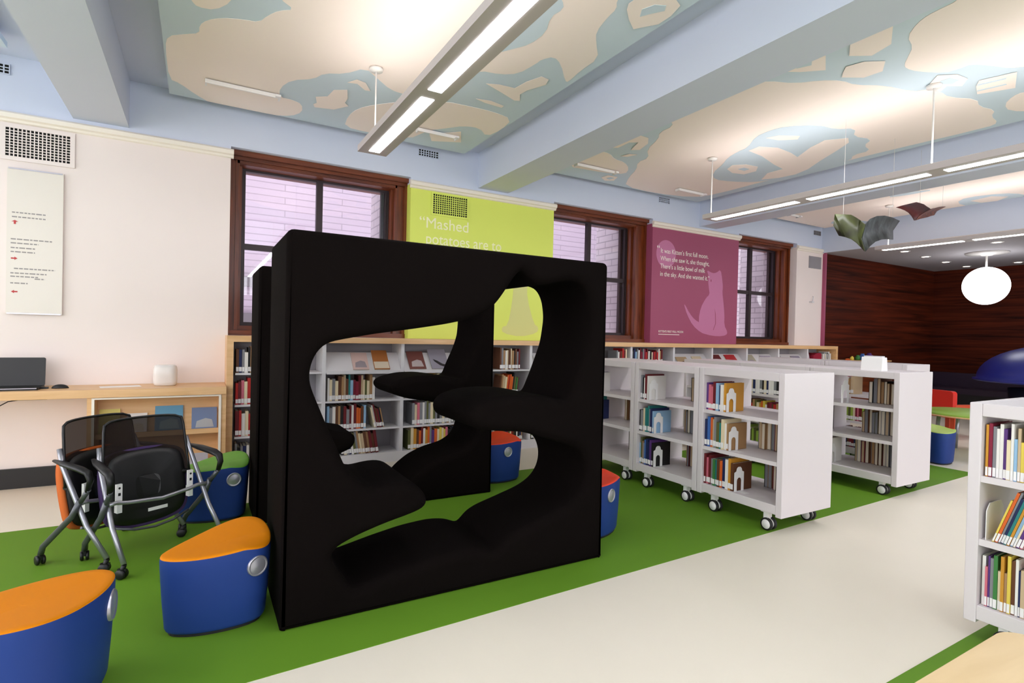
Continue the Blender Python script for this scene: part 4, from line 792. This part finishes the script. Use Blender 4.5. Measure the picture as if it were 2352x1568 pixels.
def fill_cart(i, y0, y1, x0, x1, names, seqs, grp, back=True, backn=(6, 6, 6), boff=0.05):
    for z in ZS:
        seq = seqs.get((i, z), [])
        if seq:
            hh = (0.17, 0.215) if z > .7 else (0.17, 0.225)
            s = book_row(SN[z]+' shelf, '+names[i], (x0+0.02, y1-0.05), 'Y', len(seq), z+0.0005 if z > .2 else z+.0005, hh, None, (0.014, 0.026), (0.18, 0.21), group=grp, seq=seq)
            bookend(x0+0.075, y1-0.056-s, z+0.0004, 'white arched bookend on the '+SN[z]+' shelf, '+names[i], 0.0+PI)
        if back:
            n = backn[ZS.index(z)]
            if n:
                sq = [RND.choice(MIX_PAGES) for _ in range(n)]
                if (i, z) == (0, .465): sq = ['brown', 'maroon', 'grey', 'beige', 'tan', 'grey']
                back_row(SN[z]+' shelf, rear of '+names[i].replace('nearest cart of the far row', 'nearest far row cart').replace('cart of the middle row', 'middle row cart'), x1-0.02, y0+boff, z+.0005, sq, grp)
def back_row(shelf, xs, y, z, seq, grp):
    # books whose spines face +X; from here their fore-edges show
    n = len(seq); lab = [c+' book showing its page edges, '+shelf for c in seq]
    for i in range(n):
        if lab.count(lab[i]) > 1: lab[i] = seq[i]+' book, '+ORD[n-1-i]+' from left, '+shelf
    seen = set(); yy = y
    for i, c in enumerate(seq):
        tk = RND.uniform(0.022, 0.032); h = RND.uniform(.18, .222); d = RND.uniform(.18, .215)
        if lab[i] in seen or len(lab[i].split()) > 16: lab[i] = seq[i]+' book '+ORD[n-1-i]+' from left, '+shelf
        seen.add(lab[i]); BOOK_COUNT[0] += 1
        mb = MB(); book_mesh(mb, tk, d, h); o = tag(mb.build('book', [BM[c], M_PAPER if RND.random() < .35 else BM[RND.choice(['tan', 'beige', 'grey', 'brown'])], M_TAG], weld=False), lab[i], 'book', grp)
        o.location = (xs, yy, z); o.rotation_euler = (0, 0, PI/2); yy += tk+0.001
fill_cart(0, AY[0], AY[1], 3.24, 3.79, NA, SEQ_A, GA, True, (5, 6, 0), 0.24)
fill_cart(1, AY[1], AY[2], 3.24, 3.79, NA, SEQ_A, GA, True, (4, 5, 2), 0.30)
fill_cart(2, AY[2], AY[2]+LA, 3.24, 3.79, NA, SEQ_A, GA, True, (1, 3, 0), 0.38)
tb = [Vector((3.26, AY[2]+LA-.2, .465))]
# far row
BYS = [2.23, 2.98, 3.73]; NBN = ['nearest cart of the far row', 'second cart of the far row', 'third cart of the far row']
ZS_B = (0.175, 0.45, 0.72)
for i, l in enumerate(('white wheeled book cart at the near end of the far row, partly behind', 'white wheeled book cart, second in the far row, only its top edge clear', 'white wheeled book cart, third in the far row, only its top edge clear')):
    cart(4.89, 5.44, BYS[i], BYS[i]+.748, l, ZS_B, 1.02, 0.10+.01)
ZS = ZS_B; SN = {0.175: 'bottom', 0.45: 'middle', 0.72: 'top'}
GB = 'books on the far cart row'
SEQ_B = {(0, .72): [], (0, .45): ['navy', 'grey', 'black'], (0, .175): ['pink', 'maroon', 'cream', 'beige', 'brown', 'lime', 'white'], (1, .72): ['white', 'grey', 'black', 'cream', 'navy', 'white'], (1, .45): ['dark red', 'maroon', 'brown', 'red', 'tan', 'olive', 'cream', 'ochre', 'orange', 'yellow', 'white'], (1, .175): ['olive', 'lime', 'cream', 'olive', 'lime']}
fill_cart(0, BYS[0], BYS[0]+.75, 4.89, 5.44, NBN, SEQ_B, GB, True, (12, 10, 8), 0.17)
for zz, sq_, l_ in ((.72, SEQ_B[(1, .72)], 'row of white and grey books on the top shelf, second cart of the far row'), (.45, SEQ_B[(1, .45)], 'row of red and ochre books on the middle shelf, second cart of the far row'), (.175, SEQ_B[(1, .175)], 'row of olive and lime books on the bottom shelf, second cart of the far row')): book_row(l_, (4.91, 3.68), 'Y', 18, zz+.0005, (.16, .21), None, (.016, .03), stuff=True, seq=sq_)
bookend(4.97, 2.70, 0.7204, 'tall white bookend on the top shelf, nearest cart of the far row', PI, 0.2, 0.12)
# third row, behind
cart(5.85, 6.30, 2.61, 3.40, 'white wheeled book cart behind the far row, only its end top visible', ZS_B, 1.055, 0.11)
cart(5.85, 6.30, 3.402, 4.20, 'white wheeled book cart glimpsed through the shelves of the far row', ZS_B, 1.055, 0.11)
book_row('row of lime and maroon books on the cart behind the far row', (5.87, 3.35), 'Y', 20, 0.4505, (0.16, 0.2), None, (0.016, 0.03), stuff=True, seq=['lime', 'olive', 'lime', 'cream', 'maroon', 'pink', 'dark red'])
book_row('row of purple and dark books on the cart behind the far row', (5.87, 3.30), 'Y', 14, 0.1755, (0.16, 0.2), None, (0.016, 0.03), stuff=True, seq=['dark red', 'navy', 'brown', 'maroon'])
book_row('row of pale books on the upper shelf behind the far cart row', (5.87, 3.30), 'Y', 8, 0.7205, (0.16, 0.2), None, (0.016, 0.03), stuff=True, seq=['pink', 'white', 'tan', 'beige'])
o = thing('sign_holder', 'white sign holder box standing on top of the far row cart', 'sign holder', (4.97, 2.47, 1.0198))
m = MB(); m.prism([(-0.045, 0.0), (0.05, 0.0), (0.035, 0.115), (-0.03, 0.115)], -0.085, 0.085, axis='y', M=Matrix.Rotation(0, 4, 'Z')); m.build('body', M_PLASTIC, o, bevel=0.004)
MB().box(-0.022, 0.028, -0.07, 0.07, 0.115, 0.125).build('card_slot', M_WHITE2, o)
# nearest cart on the right
ZS = (0.165, 0.44, 0.705); SN = {0.165: 'bottom', 0.44: 'middle', 0.705: 'top'}
cart(2.84, 3.39, 0.34, 1.03, 'white wheeled cart full of picture books at the right edge of the photo', ZS, 1.012, 0.085+.02)
GC = 'picture books on the right edge cart'
XC, YC = 2.86, 0.978
book_row('top shelf, right edge cart', (XC, YC), 'Y', 19, 0.7055, (0.16, 0.235), None, (0.006, 0.013), (0.17, 0.2), group=GC, parts=True, gap=.0008, seq=['ochre', 'maroon', 'grey', 'white', 'white', 'purple', 'cream', 'white', 'light blue', 'beige', 'yellow', 'olive', 'light blue', 'tan', 'black', 'white', 'maroon', 'red', 'cream', 'blue', 'ochre', 'white'])
book_row('middle shelf, right edge cart', (XC, YC-0.03), 'Y', 17, 0.4405, (0.18, 0.235), None, (0.006, 0.010), (0.17, 0.2), lean=0.30, group=GC, parts=True, gap=.0012, seq=['yellow', 'orange', 'grey', 'navy', 'teal', 'ochre', 'light blue', 'cream', 'purple', 'pink', 'tan', 'white', 'navy', 'cream', 'blue', 'green', 'red', 'white', 'black', 'beige'])
book_row('bottom shelf, right edge cart', (XC, YC), 'Y', 18, 0.1655, (0.16, 0.235), None, (0.006, 0.013), (0.17, 0.2), group=GC, parts=True, gap=.0008, seq=['white', 'pink', 'purple', 'grey', 'green', 'cream', 'ochre', 'tan', 'yellow', 'brown', 'white', 'navy', 'beige', 'blue', 'red', 'orange', 'grey', 'white', 'dark red', 'cream', 'blue'])
o = thing('bookend', 'white metal bookend supporting the leaning books on the middle shelf, right edge cart', 'bookend', (2.87, 0.972, 0.4404), 0, 'white arched metal bookends')
MB().prism([(0, 0), (0.17, 0), (0.17, 0.12), (0.14, 0.15), (0.03, 0.15), (0, 0.12)], -0.003, 0, axis='y').build('plate', M_PLASTIC, o)
# ================================================================ desk along the left wall
t = thing('fitted_desk', 'maple desk fixed along the left wall, joined to the low bookcase', 'desk', (-0.2, 5.0, 0))
def D(x0, x1, y0, y1, z0, z1, mb=None): return (mb or MB()).box(x0+0.2, x1+0.2, y0-5.0, y1-5.0, z0, z1)
D(-2.6, 0.208, 5.0, 5.449, 0.715, 0.775).build('desk_top', M_LWOOD, t, bevel=0.002)
D(-2.6, -2.5, 5.0, 5.449, 0.0, 0.715).build('side_panel', M_LWOOD, t)
c = MB(); D(-0.70, -0.655, 5.02, 5.449, 0, .715, c); D(0.155, 0.208, 5.02, 5.449, 0, .715, c); D(-0.655, 0.155, 5.02, 5.449, 0, .09, c); c.build('display_surround', M_LWOOD, t)
c = MB(); D(-0.672, -0.655, 5.012, 5.03, .09, .70, c); D(0.155, 0.172, 5.012, 5.03, .09, .70, c); D(-0.672, 0.172, 5.012, 5.03, .70, .712, c); c.build('pale_edging', M_MOULD, t)
c = MB(); c.prism([(0.13, 0.09), (0.145, 0.09), (0.30, 0.40), (0.285, 0.40)], -0.455, 0.355, axis='x'); c.prism([(0.10, 0.41), (0.115, 0.41), (0.20, 0.70), (0.185, 0.70)], -0.455, 0.355, axis='x'); c.build('sloped_back', M_LWOOD, t)
c = MB(); c.box(-0.455, 0.355, 0.07, 0.20, 0.395, 0.415); c.box(-0.455, 0.355, 0.065, 0.075, 0.395, 0.435); c.box(-0.455, 0.355, 0.075, 0.14, 0.09, 0.10); c.box(-0.455, 0.355, 0.065, 0.075, 0.09, 0.13); c.build('display_ledge', M_LWOOD, t)
def desk_book(x, w, h, c1, c2, l, z=0.4185, y=5.090, pic=None):
    cover(x, w, h, c1, c2, l, z=z, y=y, tilt=-0.28, grp='picture books in the desk display', pic=pic)
desk_book(-0.575, 0.13, 0.20, ('yellow_cover', (216, 200, 104)), ('plum_cover_art', (150, 70, 80)), 'yellow picture book at the left of the desk display')
desk_book(-0.40, 0.13, 0.16, ('off_white_cover', (222, 214, 208)), ('cream_cover_art', (214, 200, 178)), 'off white picture book between the yellow and blue ones')
desk_book(-0.19, 0.19, 0.21, ('sea_blue_cover', (92, 148, 178)), ('pale_blue_art', (150, 190, 200)), 'sea blue picture book in the desk display')
desk_book(0.055, 0.18, 0.185, ('slate_blue_cover', (112, 128, 164)), ('building_art', (176, 176, 178)), 'slate blue picture book with pale building at the right of the display')
desk_book(0.02, 0.13, 0.13, ('silver_grey_cover', (176, 172, 178)), ('pale_print', (212, 206, 208)), 'grey picture book on the lower ledge of the desk display', z=0.104, y=5.082)
# laptop, mouse, speaker, papers
o = thing('laptop', 'open black laptop at the left end of the maple desk', 'laptop', (-1.16, 5.17, 0.7752))
MB().rbox(-0.17, 0.17, -0.10, 0.12, 0.0, 0.018, 0.012).build('keyboard_base', M_BLACK, o)
MB().rbox(-0.17, 0.17, 0.0, 0.21, -0.004, 0.004, 0.012, 0, Matrix.Translation((0, 0.12, 0.015)) @ Matrix.Rotation(1.46, 4, 'X')).build('screen_lid', M_BLACK, o)
MB().box(-0.165, 0.165, -0.1015, -0.10, 0.012, 0.016).build('front_edge', M_SILVER, o)
MB().box(0.17, 0.21, 0.0, 0.03, 0.0, 0.014).build('plug', M_BLACK, o)
o = thing('computer_mouse', 'black computer mouse on the desk right of the laptop', 'mouse', (-0.885, 5.2, 0.7752))
m = MB(); R = []
for k in range(7):
    a = k/6*PI/2; R.append([(0.052*math.cos(a)*math.cos(q*PI/10)*(1 if k < 6 else .02)+0, 0.03*math.cos(a)*math.sin(q*PI/10)*(1 if k < 6 else .02), 0.03*math.sin(a)+0.0) for q in range(20)])
m.rings(R, caps=(True, True)); m.build('shell', M_BLACK, o)
o = thing('white_speaker', 'small glossy white rounded box on the desk near the bookcase', 'speaker', (-0.225, 5.25, 0.7752))
m = MB(); S = [(0.82, 0), (0.95, 0.008), (1, 0.03), (1, 0.12), (0.97, 0.145), (0.9, 0.16), (0.75, 0.168)]
base = resample([(-0.085, -0.06), (0.085, -0.06), (0.085, 0.06), (-0.085, 0.06)], 0.02); base = relax(base, 6)
m.rings([[(p[0]*k, p[1]*k, z) for p in base] for k, z in S], caps=(True, True)); m.build('shell', mat('glossy_white_shell', (228, 222, 216), 0.15), o)
o = tag(MB().box(-0.13, 0.13, -0.06, 0.06, 0, 0.0015).build('paper_sheet', M_PLASTIC, None, (-0.52, 5.22, 0.7752)), 'white paper lying flat on the maple desk', 'paper')
o.rotation_euler = (0, 0, 0.2)
tag(MB().tube([(0, 0, 0), (0.06, 0.02, 0.04), (0.12, 0.0, 0.052), (0.28, 0.0, 0.052)], 0.004, 6).build('power_cable', M_BLACK, None, (-1.22, 5.1, 0.655)), 'short black cable hanging under the desk below the laptop', 'cable')
# clear notice panel on the left wall
o = thing('notice_panel', 'clear acrylic notice panel with red arrows on the cream wall', 'notice panel', (-1.085, 5.45, 1.325))
MB().box(-0.165, 0.165, -0.022, -0.016, 0, 1.09).build('acrylic_sheet', mat('frosted_acrylic', (228, 221, 210), 0.3), o)
MB().box(-0.16, 0.16, -0.016, -0.001, 0.01, 1.08).build('backing', M_CREAM, o)
q = MB(); q.box(-0.158, 0.158, -0.026, -0.016, 1.082, 1.092); q.box(-0.158, 0.158, -0.024, -0.016, -0.003, 0.006); q.build('clip_rail', M_SILVER, o)
q = MB(); r2 = random.Random(4)
for zz, a, b in ((0.755, -.135, .06), (0.722, -.135, .06), (0.525, -.14, .02), (0.555, -.14, .10), (0.49, -.14, 0.0), (0.46, -.14, .0), (0.335, -.12, .12), (0.30, -.14, .07), (0.275, -.14, .02), (0.262, 0.0, .06), (0.225, -.14, -.04)):
    x = a
    while x < b:
        w_ = r2.uniform(.012, .035); q.box(x, min(b, x+w_), -0.0228, -0.022, zz, zz+0.009); x += w_+0.006
q.build('small_print', M_GREYTXT, o)
q = MB()
for zz, k in ((0.69, 0), (0.415, 1), (0.165, 2)):
    P = [(0, .012), (.02, 0), (.006, 0), (.006, -.018), (-.006, -.018), (-.006, 0), (-.02, 0)] if k == 0 else [(.018, 0), (0, .012), (0, .005), (-.02, .005), (-.02, -.005), (0, -.005), (0, -.012)] if k == 1 else [(-.018, 0), (0, .012), (0, .005), (.02, .005), (.02, -.005), (0, -.005), (0, -.012)]
    q.prism([(x-0.118, z+zz) for x, z in P], -0.0232, -0.022, axis='y')
q.build('red_arrow', M_REDTXT, o)

# ================================================================ lettering and murals on the walls
def text_mesh(body, size, m, x, y, z, name, parent=None, shear=0.0, space=1.0, sx=1.0, rot=0.0):
    cu = bpy.data.curves.new('txt', 'FONT'); cu.body = body; cu.size = size; cu.extrude = 0.0008; cu.shear = shear; cu.space_character = space; cu.offset = 0
    tmp = bpy.data.objects.new('txt', cu); COL.objects.link(tmp)
    dg = bpy.context.evaluated_depsgraph_get(); me = bpy.data.meshes.new_from_object(tmp.evaluated_get(dg)); bpy.data.objects.remove(tmp)
    me.materials.clear(); me.materials.append(m)
    o = bpy.data.objects.new(name, me); COL.objects.link(o); o.location = (x, y, z); o.rotation_euler = (PI/2, 0, 0); o.scale = (sx, 1, 1)
    if parent: o.parent = parent
    return o
t = thing('wall_lettering', 'pale yellow quotation starting Mashed potatoes are to, on the lime wall', 'lettering', (2.06, 5.449, 2.35))
for i, (s, dx) in enumerate((('\u201cMashed', -0.075), ('potatoes are to', 0.0))):
    text_mesh(s, 0.165, M_TEXTY, dx, -0.0012, 0.01-0.165*i, 'text_line', t, sx=1.0 if i == 0 else .88)
t = thing('wall_lettering', 'white quotation in four lines near the moon on the plum wall', 'lettering', (5.44, 5.449, 2.42))
for i, s in enumerate(('It was Kitten\u2019s first full moon.', 'When she saw it, she thought,', 'There\u2019s a little bowl of milk', 'in the sky. And she wanted it.\u201d')):
    text_mesh(s, 0.092, M_TEXTW, 0.0, -0.0022, 0.0-0.105*i, 'text_line', t, shear=0.0, sx=.86)
text_mesh('\u201c', 0.14, M_TEXTW, -0.07, -0.0022, 0.0, 'text_line', t)
t = thing('wall_lettering', 'small white credit line with underline low on the plum wall', 'lettering', (5.44, 5.449, 1.335))
text_mesh('KITTEN\u2019S FIRST FULL MOON', 0.042, M_TEXTW, 0, -0.0012, 0, 'text_line', t, sx=.9); MB().box(0, 0.40, -0.002, -0.0004, -0.03, -0.022).build('underline', M_TEXTW, t)
t = thing('wall_mural', 'pink painted moon disc behind the quotation on the plum wall', 'mural', (5.55, 5.45, 2.41))
MB().prism([(0.185*math.cos(a*PI/24), 0.19*math.sin(a*PI/24)) for a in range(48)], -0.0012, -0.0002, axis='y').build('disc', M_PINK, t)
t = thing('wall_mural', 'pink painted silhouette of a sitting cat on the plum wall', 'mural', (6.52, 5.45, 1.29))
body = [(-0.26, 0.08), (-0.30, 0.25), (-0.26, 0.42), (-0.16, 0.56), (-0.08, 0.62), (-0.10, 0.70), (-0.12, 0.80), (-0.11, 0.88), (-0.16, 0.97), (-0.04, 0.93), (0.05, 0.94), (0.14, 1.0), (0.18, 0.86), (0.20, 0.74), (0.19, 0.66), (0.22, 0.52), (0.25, 0.34), (0.25, 0.18), (0.33, 0.08), (0.30, 0.03), (0.12, 0.01), (-0.12, 0.03)]
MB().prism(smooth_poly(body, 1), -0.0012, -0.0002, axis='y').build('body', M_PINK, t)
tail = [(-0.10, 0.03), (-0.25, 0.06), (-0.42, 0.16), (-0.54, 0.31), (-0.60, 0.44), (-0.585, 0.45), (-0.49, 0.33), (-0.38, 0.24), (-0.24, 0.19), (-0.10, 0.18)]
MB().prism(smooth_poly(tail, 1), -0.0018, -0.0012, axis='y').build('tail', M_PINK, t)
MB().prism([(-0.06+.012*math.cos(a*PI/6), 0.82+.02*math.sin(a*PI/6)) for a in range(12)], -0.0018, -0.0012, axis='y').build('eye', M_PURPLE, t)
MB().prism([(0.02, 0.10), (0.07, 0.2), (0.06, 0.34), (0.03, 0.42), (0.045, 0.34), (0.055, 0.2), (0.01, 0.105)], -0.0018, -0.0012, axis='y').build('leg_line', M_PURPLE, t)
t = thing('wall_mural', 'pale bell-shaped painted figure on the lime wall, seen through the foam opening', 'mural', (3.25, 5.45, 1.27))
MB().prism(smooth_poly([(-0.24, 0.0), (-0.25, 0.07), (-0.17, 0.09), (-0.12, 0.35), (-0.10, 0.62), (-0.10, 0.85), (0.12, 0.85), (0.08, 0.60), (0.08, 0.42), (0.18, 0.12), (0.25, 0.08), (0.23, 0.01), (0.0, -0.04)], 1), -0.0012, -0.0002, axis='y').build('figure', M_PALEL, t)

# ================================================================ hanging paper books
def hanging(label, L_, R_, ml, mr, wires):
    c = L_[0][-1]; t = thing('hanging_paper_book', label, 'mobile', c, 0, 'curved paper books hung from the ceiling'); C = Vector(c)
    for nm, pgs, m in (('left_page', L_, ml), ('right_page', R_, mr)):
        q = MB(); top, bot = pgs; n = len(top)
        A = [[Vector(p)-C for p in top], [(Vector(p)+Vector(b))/2-C+Vector((0, 0.03, 0)) for p, b in zip(top, bot)], [Vector(b)-C for b in bot]]
        B = [[p+Vector((0, 0.006, 0)) for p in r] for r in A]
        for X in (A, B): q.add([p for r in X for p in r], [(j*n+i, j*n+i+1, (j+1)*n+i+1, (j+1)*n+i) for j in range(2) for i in range(n-1)], 0, True)
        for X in (0, 2): q.add(A[X]+B[X], [(i, i+1, n+i+1, n+i) for i in range(n-1)])
        for k in (0, n-1): q.add([A[j][k] for j in range(3)]+[B[j][k] for j in range(3)], [(0, 1, 4, 3), (1, 2, 5, 4)])
        q.build(nm, m, t)
    for w_ in wires:
        MB().tube([Vector(w_)-C, Vector((w_[0], w_[1], 3.148))-C], 0.0015, 5).build('wire', M_WIRE, t)
M_PG = [wood('olive_painted_page', (22, 20, 8), (72, 80, 30), (1, 1, 1), 0.45, 5.0), wood('charcoal_painted_page', (14, 16, 16), (78, 84, 84), (1, 1, 1), 0.5, 12.0), wood('red_painted_page', (56, 18, 20), (104, 34, 32), (1, 1, 1), 0.5, 6.0), wood('rust_painted_page', (60, 24, 20), (134, 70, 50), (1, 1, 1), 0.5, 18.0)]
hanging('open paper book with olive and charcoal pages hanging from the ceiling', PAGES[0], PAGES[1], M_PG[0], M_PG[1], [PAGES[0][0][1], PAGES[1][0][4]])
hanging('open paper book with dark red pages hanging right of the olive one', PAGES[2], PAGES[3], M_PG[2], M_PG[3], [PAGES[2][0][1], PAGES[3][0][4]])

# ================================================================ far play area
o = thing('low_cabinet', 'low brown cabinet against the dark panelling, past the bookcase', 'cabinet', (9.9, 5.2, 0))
MB().box(-0.55, 0.9, -0.1, 0.24, 0, 0.93).build('carcass', M_BROWNH, o); MB().box(-0.57, 0.92, -0.12, 0.245, 0.93, 0.955).build('top', M_LWOOD, o)
for x, c, s, l in ((9.62, 'orange', .05, 'orange toy block'), (9.75, 'yellow', .055, 'yellow toy cup'), (9.93, 'green', .07, 'green toy jar'), (10.08, 'blue', .09, 'blue toy bottle'), (10.3, 'purple', .10, 'purple toy bucket')):
    q = MB(); q.lathe([(0.0, 0), (s*.55, 0), (s*.6, s*.8), (s*.35, s*1.0), (s*.3, s*1.25), (0, s*1.25)], 16); o = q.build('toy', BM[c], None, (x, 5.2, 0.9552)); tag(o, l+' on the low brown cabinet', 'toy', 'small toys on the cabinet')
    if c == 'orange': o.scale = (2.2, 1, .5)
o = thing('pod_chair', 'big blue domed play pod at the right edge, before the panelled wall', 'play pod', (10.9, 2.88, 0)); o.scale = (1.1, 1.1, 1)
n = 36; R = []
for z, r in ((0.0, .55), (0.3, .5), (0.62, .52)): R.append((r, z))
MB().lathe([(0, 0)]+R+[(0, .62)], n).build('dark_base', mat('dark_navy_base', (18, 22, 40), 0.6), o)
MB().lathe([(0.0, 0.70), (0.86, 0.72), (0.90, 0.735), (0.90, 0.76)]+[(0.86*math.cos(a*PI/20), 0.76+0.53*math.sin(a*PI/20)) for a in range(0, 10)]+[(0.01, 1.295)], n).build('dome', mat('royal_blue_shell', (36, 44, 128), 0.35, var=0.15, scale=3), o)
o = thing('child_chair', 'red plastic child chair behind the green table', 'chair', (8.75, 3.52, 0), 1.25); o.scale = (1.15, 1.15, 1.0)
M_RC = mat('red_plastic', (206, 30, 10), 0.4); M_OC = mat('orange_plastic', (196, 66, 20), 0.4)
MB().rbox(-0.20, 0.20, -0.03, 0.03, 0.30, 0.64, 0.04, axis='y').build('backrest', M_RC, o); MB().rbox(-0.22, 0.22, -0.42, 0.02, 0.28, 0.33, 0.03).build('seat', M_OC, o)
for sx in (-.18, .18):
    for sy in (-.38, -.02): MB().box(sx-.025, sx+.025, sy-.025, sy+.025, 0, .285).build('leg', M_OC, o)
    MB().rbox(sx-.03, sx+.03, -0.36, 0.0, 0.42, 0.46, 0.02).build('armrest', M_OC, o); MB().box(sx-.02, sx+.02, -0.34, -0.28, .33, .42).build('arm_post', M_OC, o)
o = thing('child_table', 'round lime green child table between the carts and the blue pod', 'table', (7.75, 2.75, 0))
MB().lathe([(0, 0.45), (0.50, 0.45), (0.52, 0.465), (0.50, 0.485), (0, 0.485)], 40).build('table_top', mat('lime_laminate', (140, 176, 60), 0.4), o)
MB().lathe([(0.505, 0.448), (0.524, 0.448), (0.524, 0.464), (0.505, 0.464)], 40).build('edge_band', M_LWOOD, o)
for a in range(4):
    x, y = .36*math.cos(a*PI/2+.8), .36*math.sin(a*PI/2+.8); MB().tube([(x*1.1, y*1.1, 0), (x, y, .45)], .02, 10).build('leg', M_STEEL, o)
o = thing('bench', 'long dark purple bench along the panelled wall', 'bench', (12.4, 4.1, 0))
MB().rbox(-0.3, 0.3, -1.4, 1.2, 0.36, 0.46, 0.05).build('seat', mat('dark_purple_vinyl', (40, 22, 44), 0.5), o); MB().box(-0.27, 0.27, -1.35, 1.15, 0, 0.36).build('base', M_BLACK, o); MB().rbox(0.32, 0.42, -1.4, 1.2, 0.0, 0.72, 0.03).build('backrest', mat('dark_purple_vinyl', (40, 22, 44), 0.5), o)
# birch table corner, bottom right
o = thing('birch_table', 'pale birch table top cutting the bottom right corner of the photo', 'table', (1.0, 0.0, 0))
MB().rbox(-0.75, 0.385, -0.55, 0.43, 0.675, 0.70, 0.05, n=8).build('table_top', M_TABLE, o, bevel=0.003)
for sx in (-.65, .28):
    for sy in (-.45, .32): MB().tube([(sx, sy, 0), (sx, sy, .675)], .02, 12).build('leg', M_STEEL, o)
print('books', BOOK_COUNT[0])
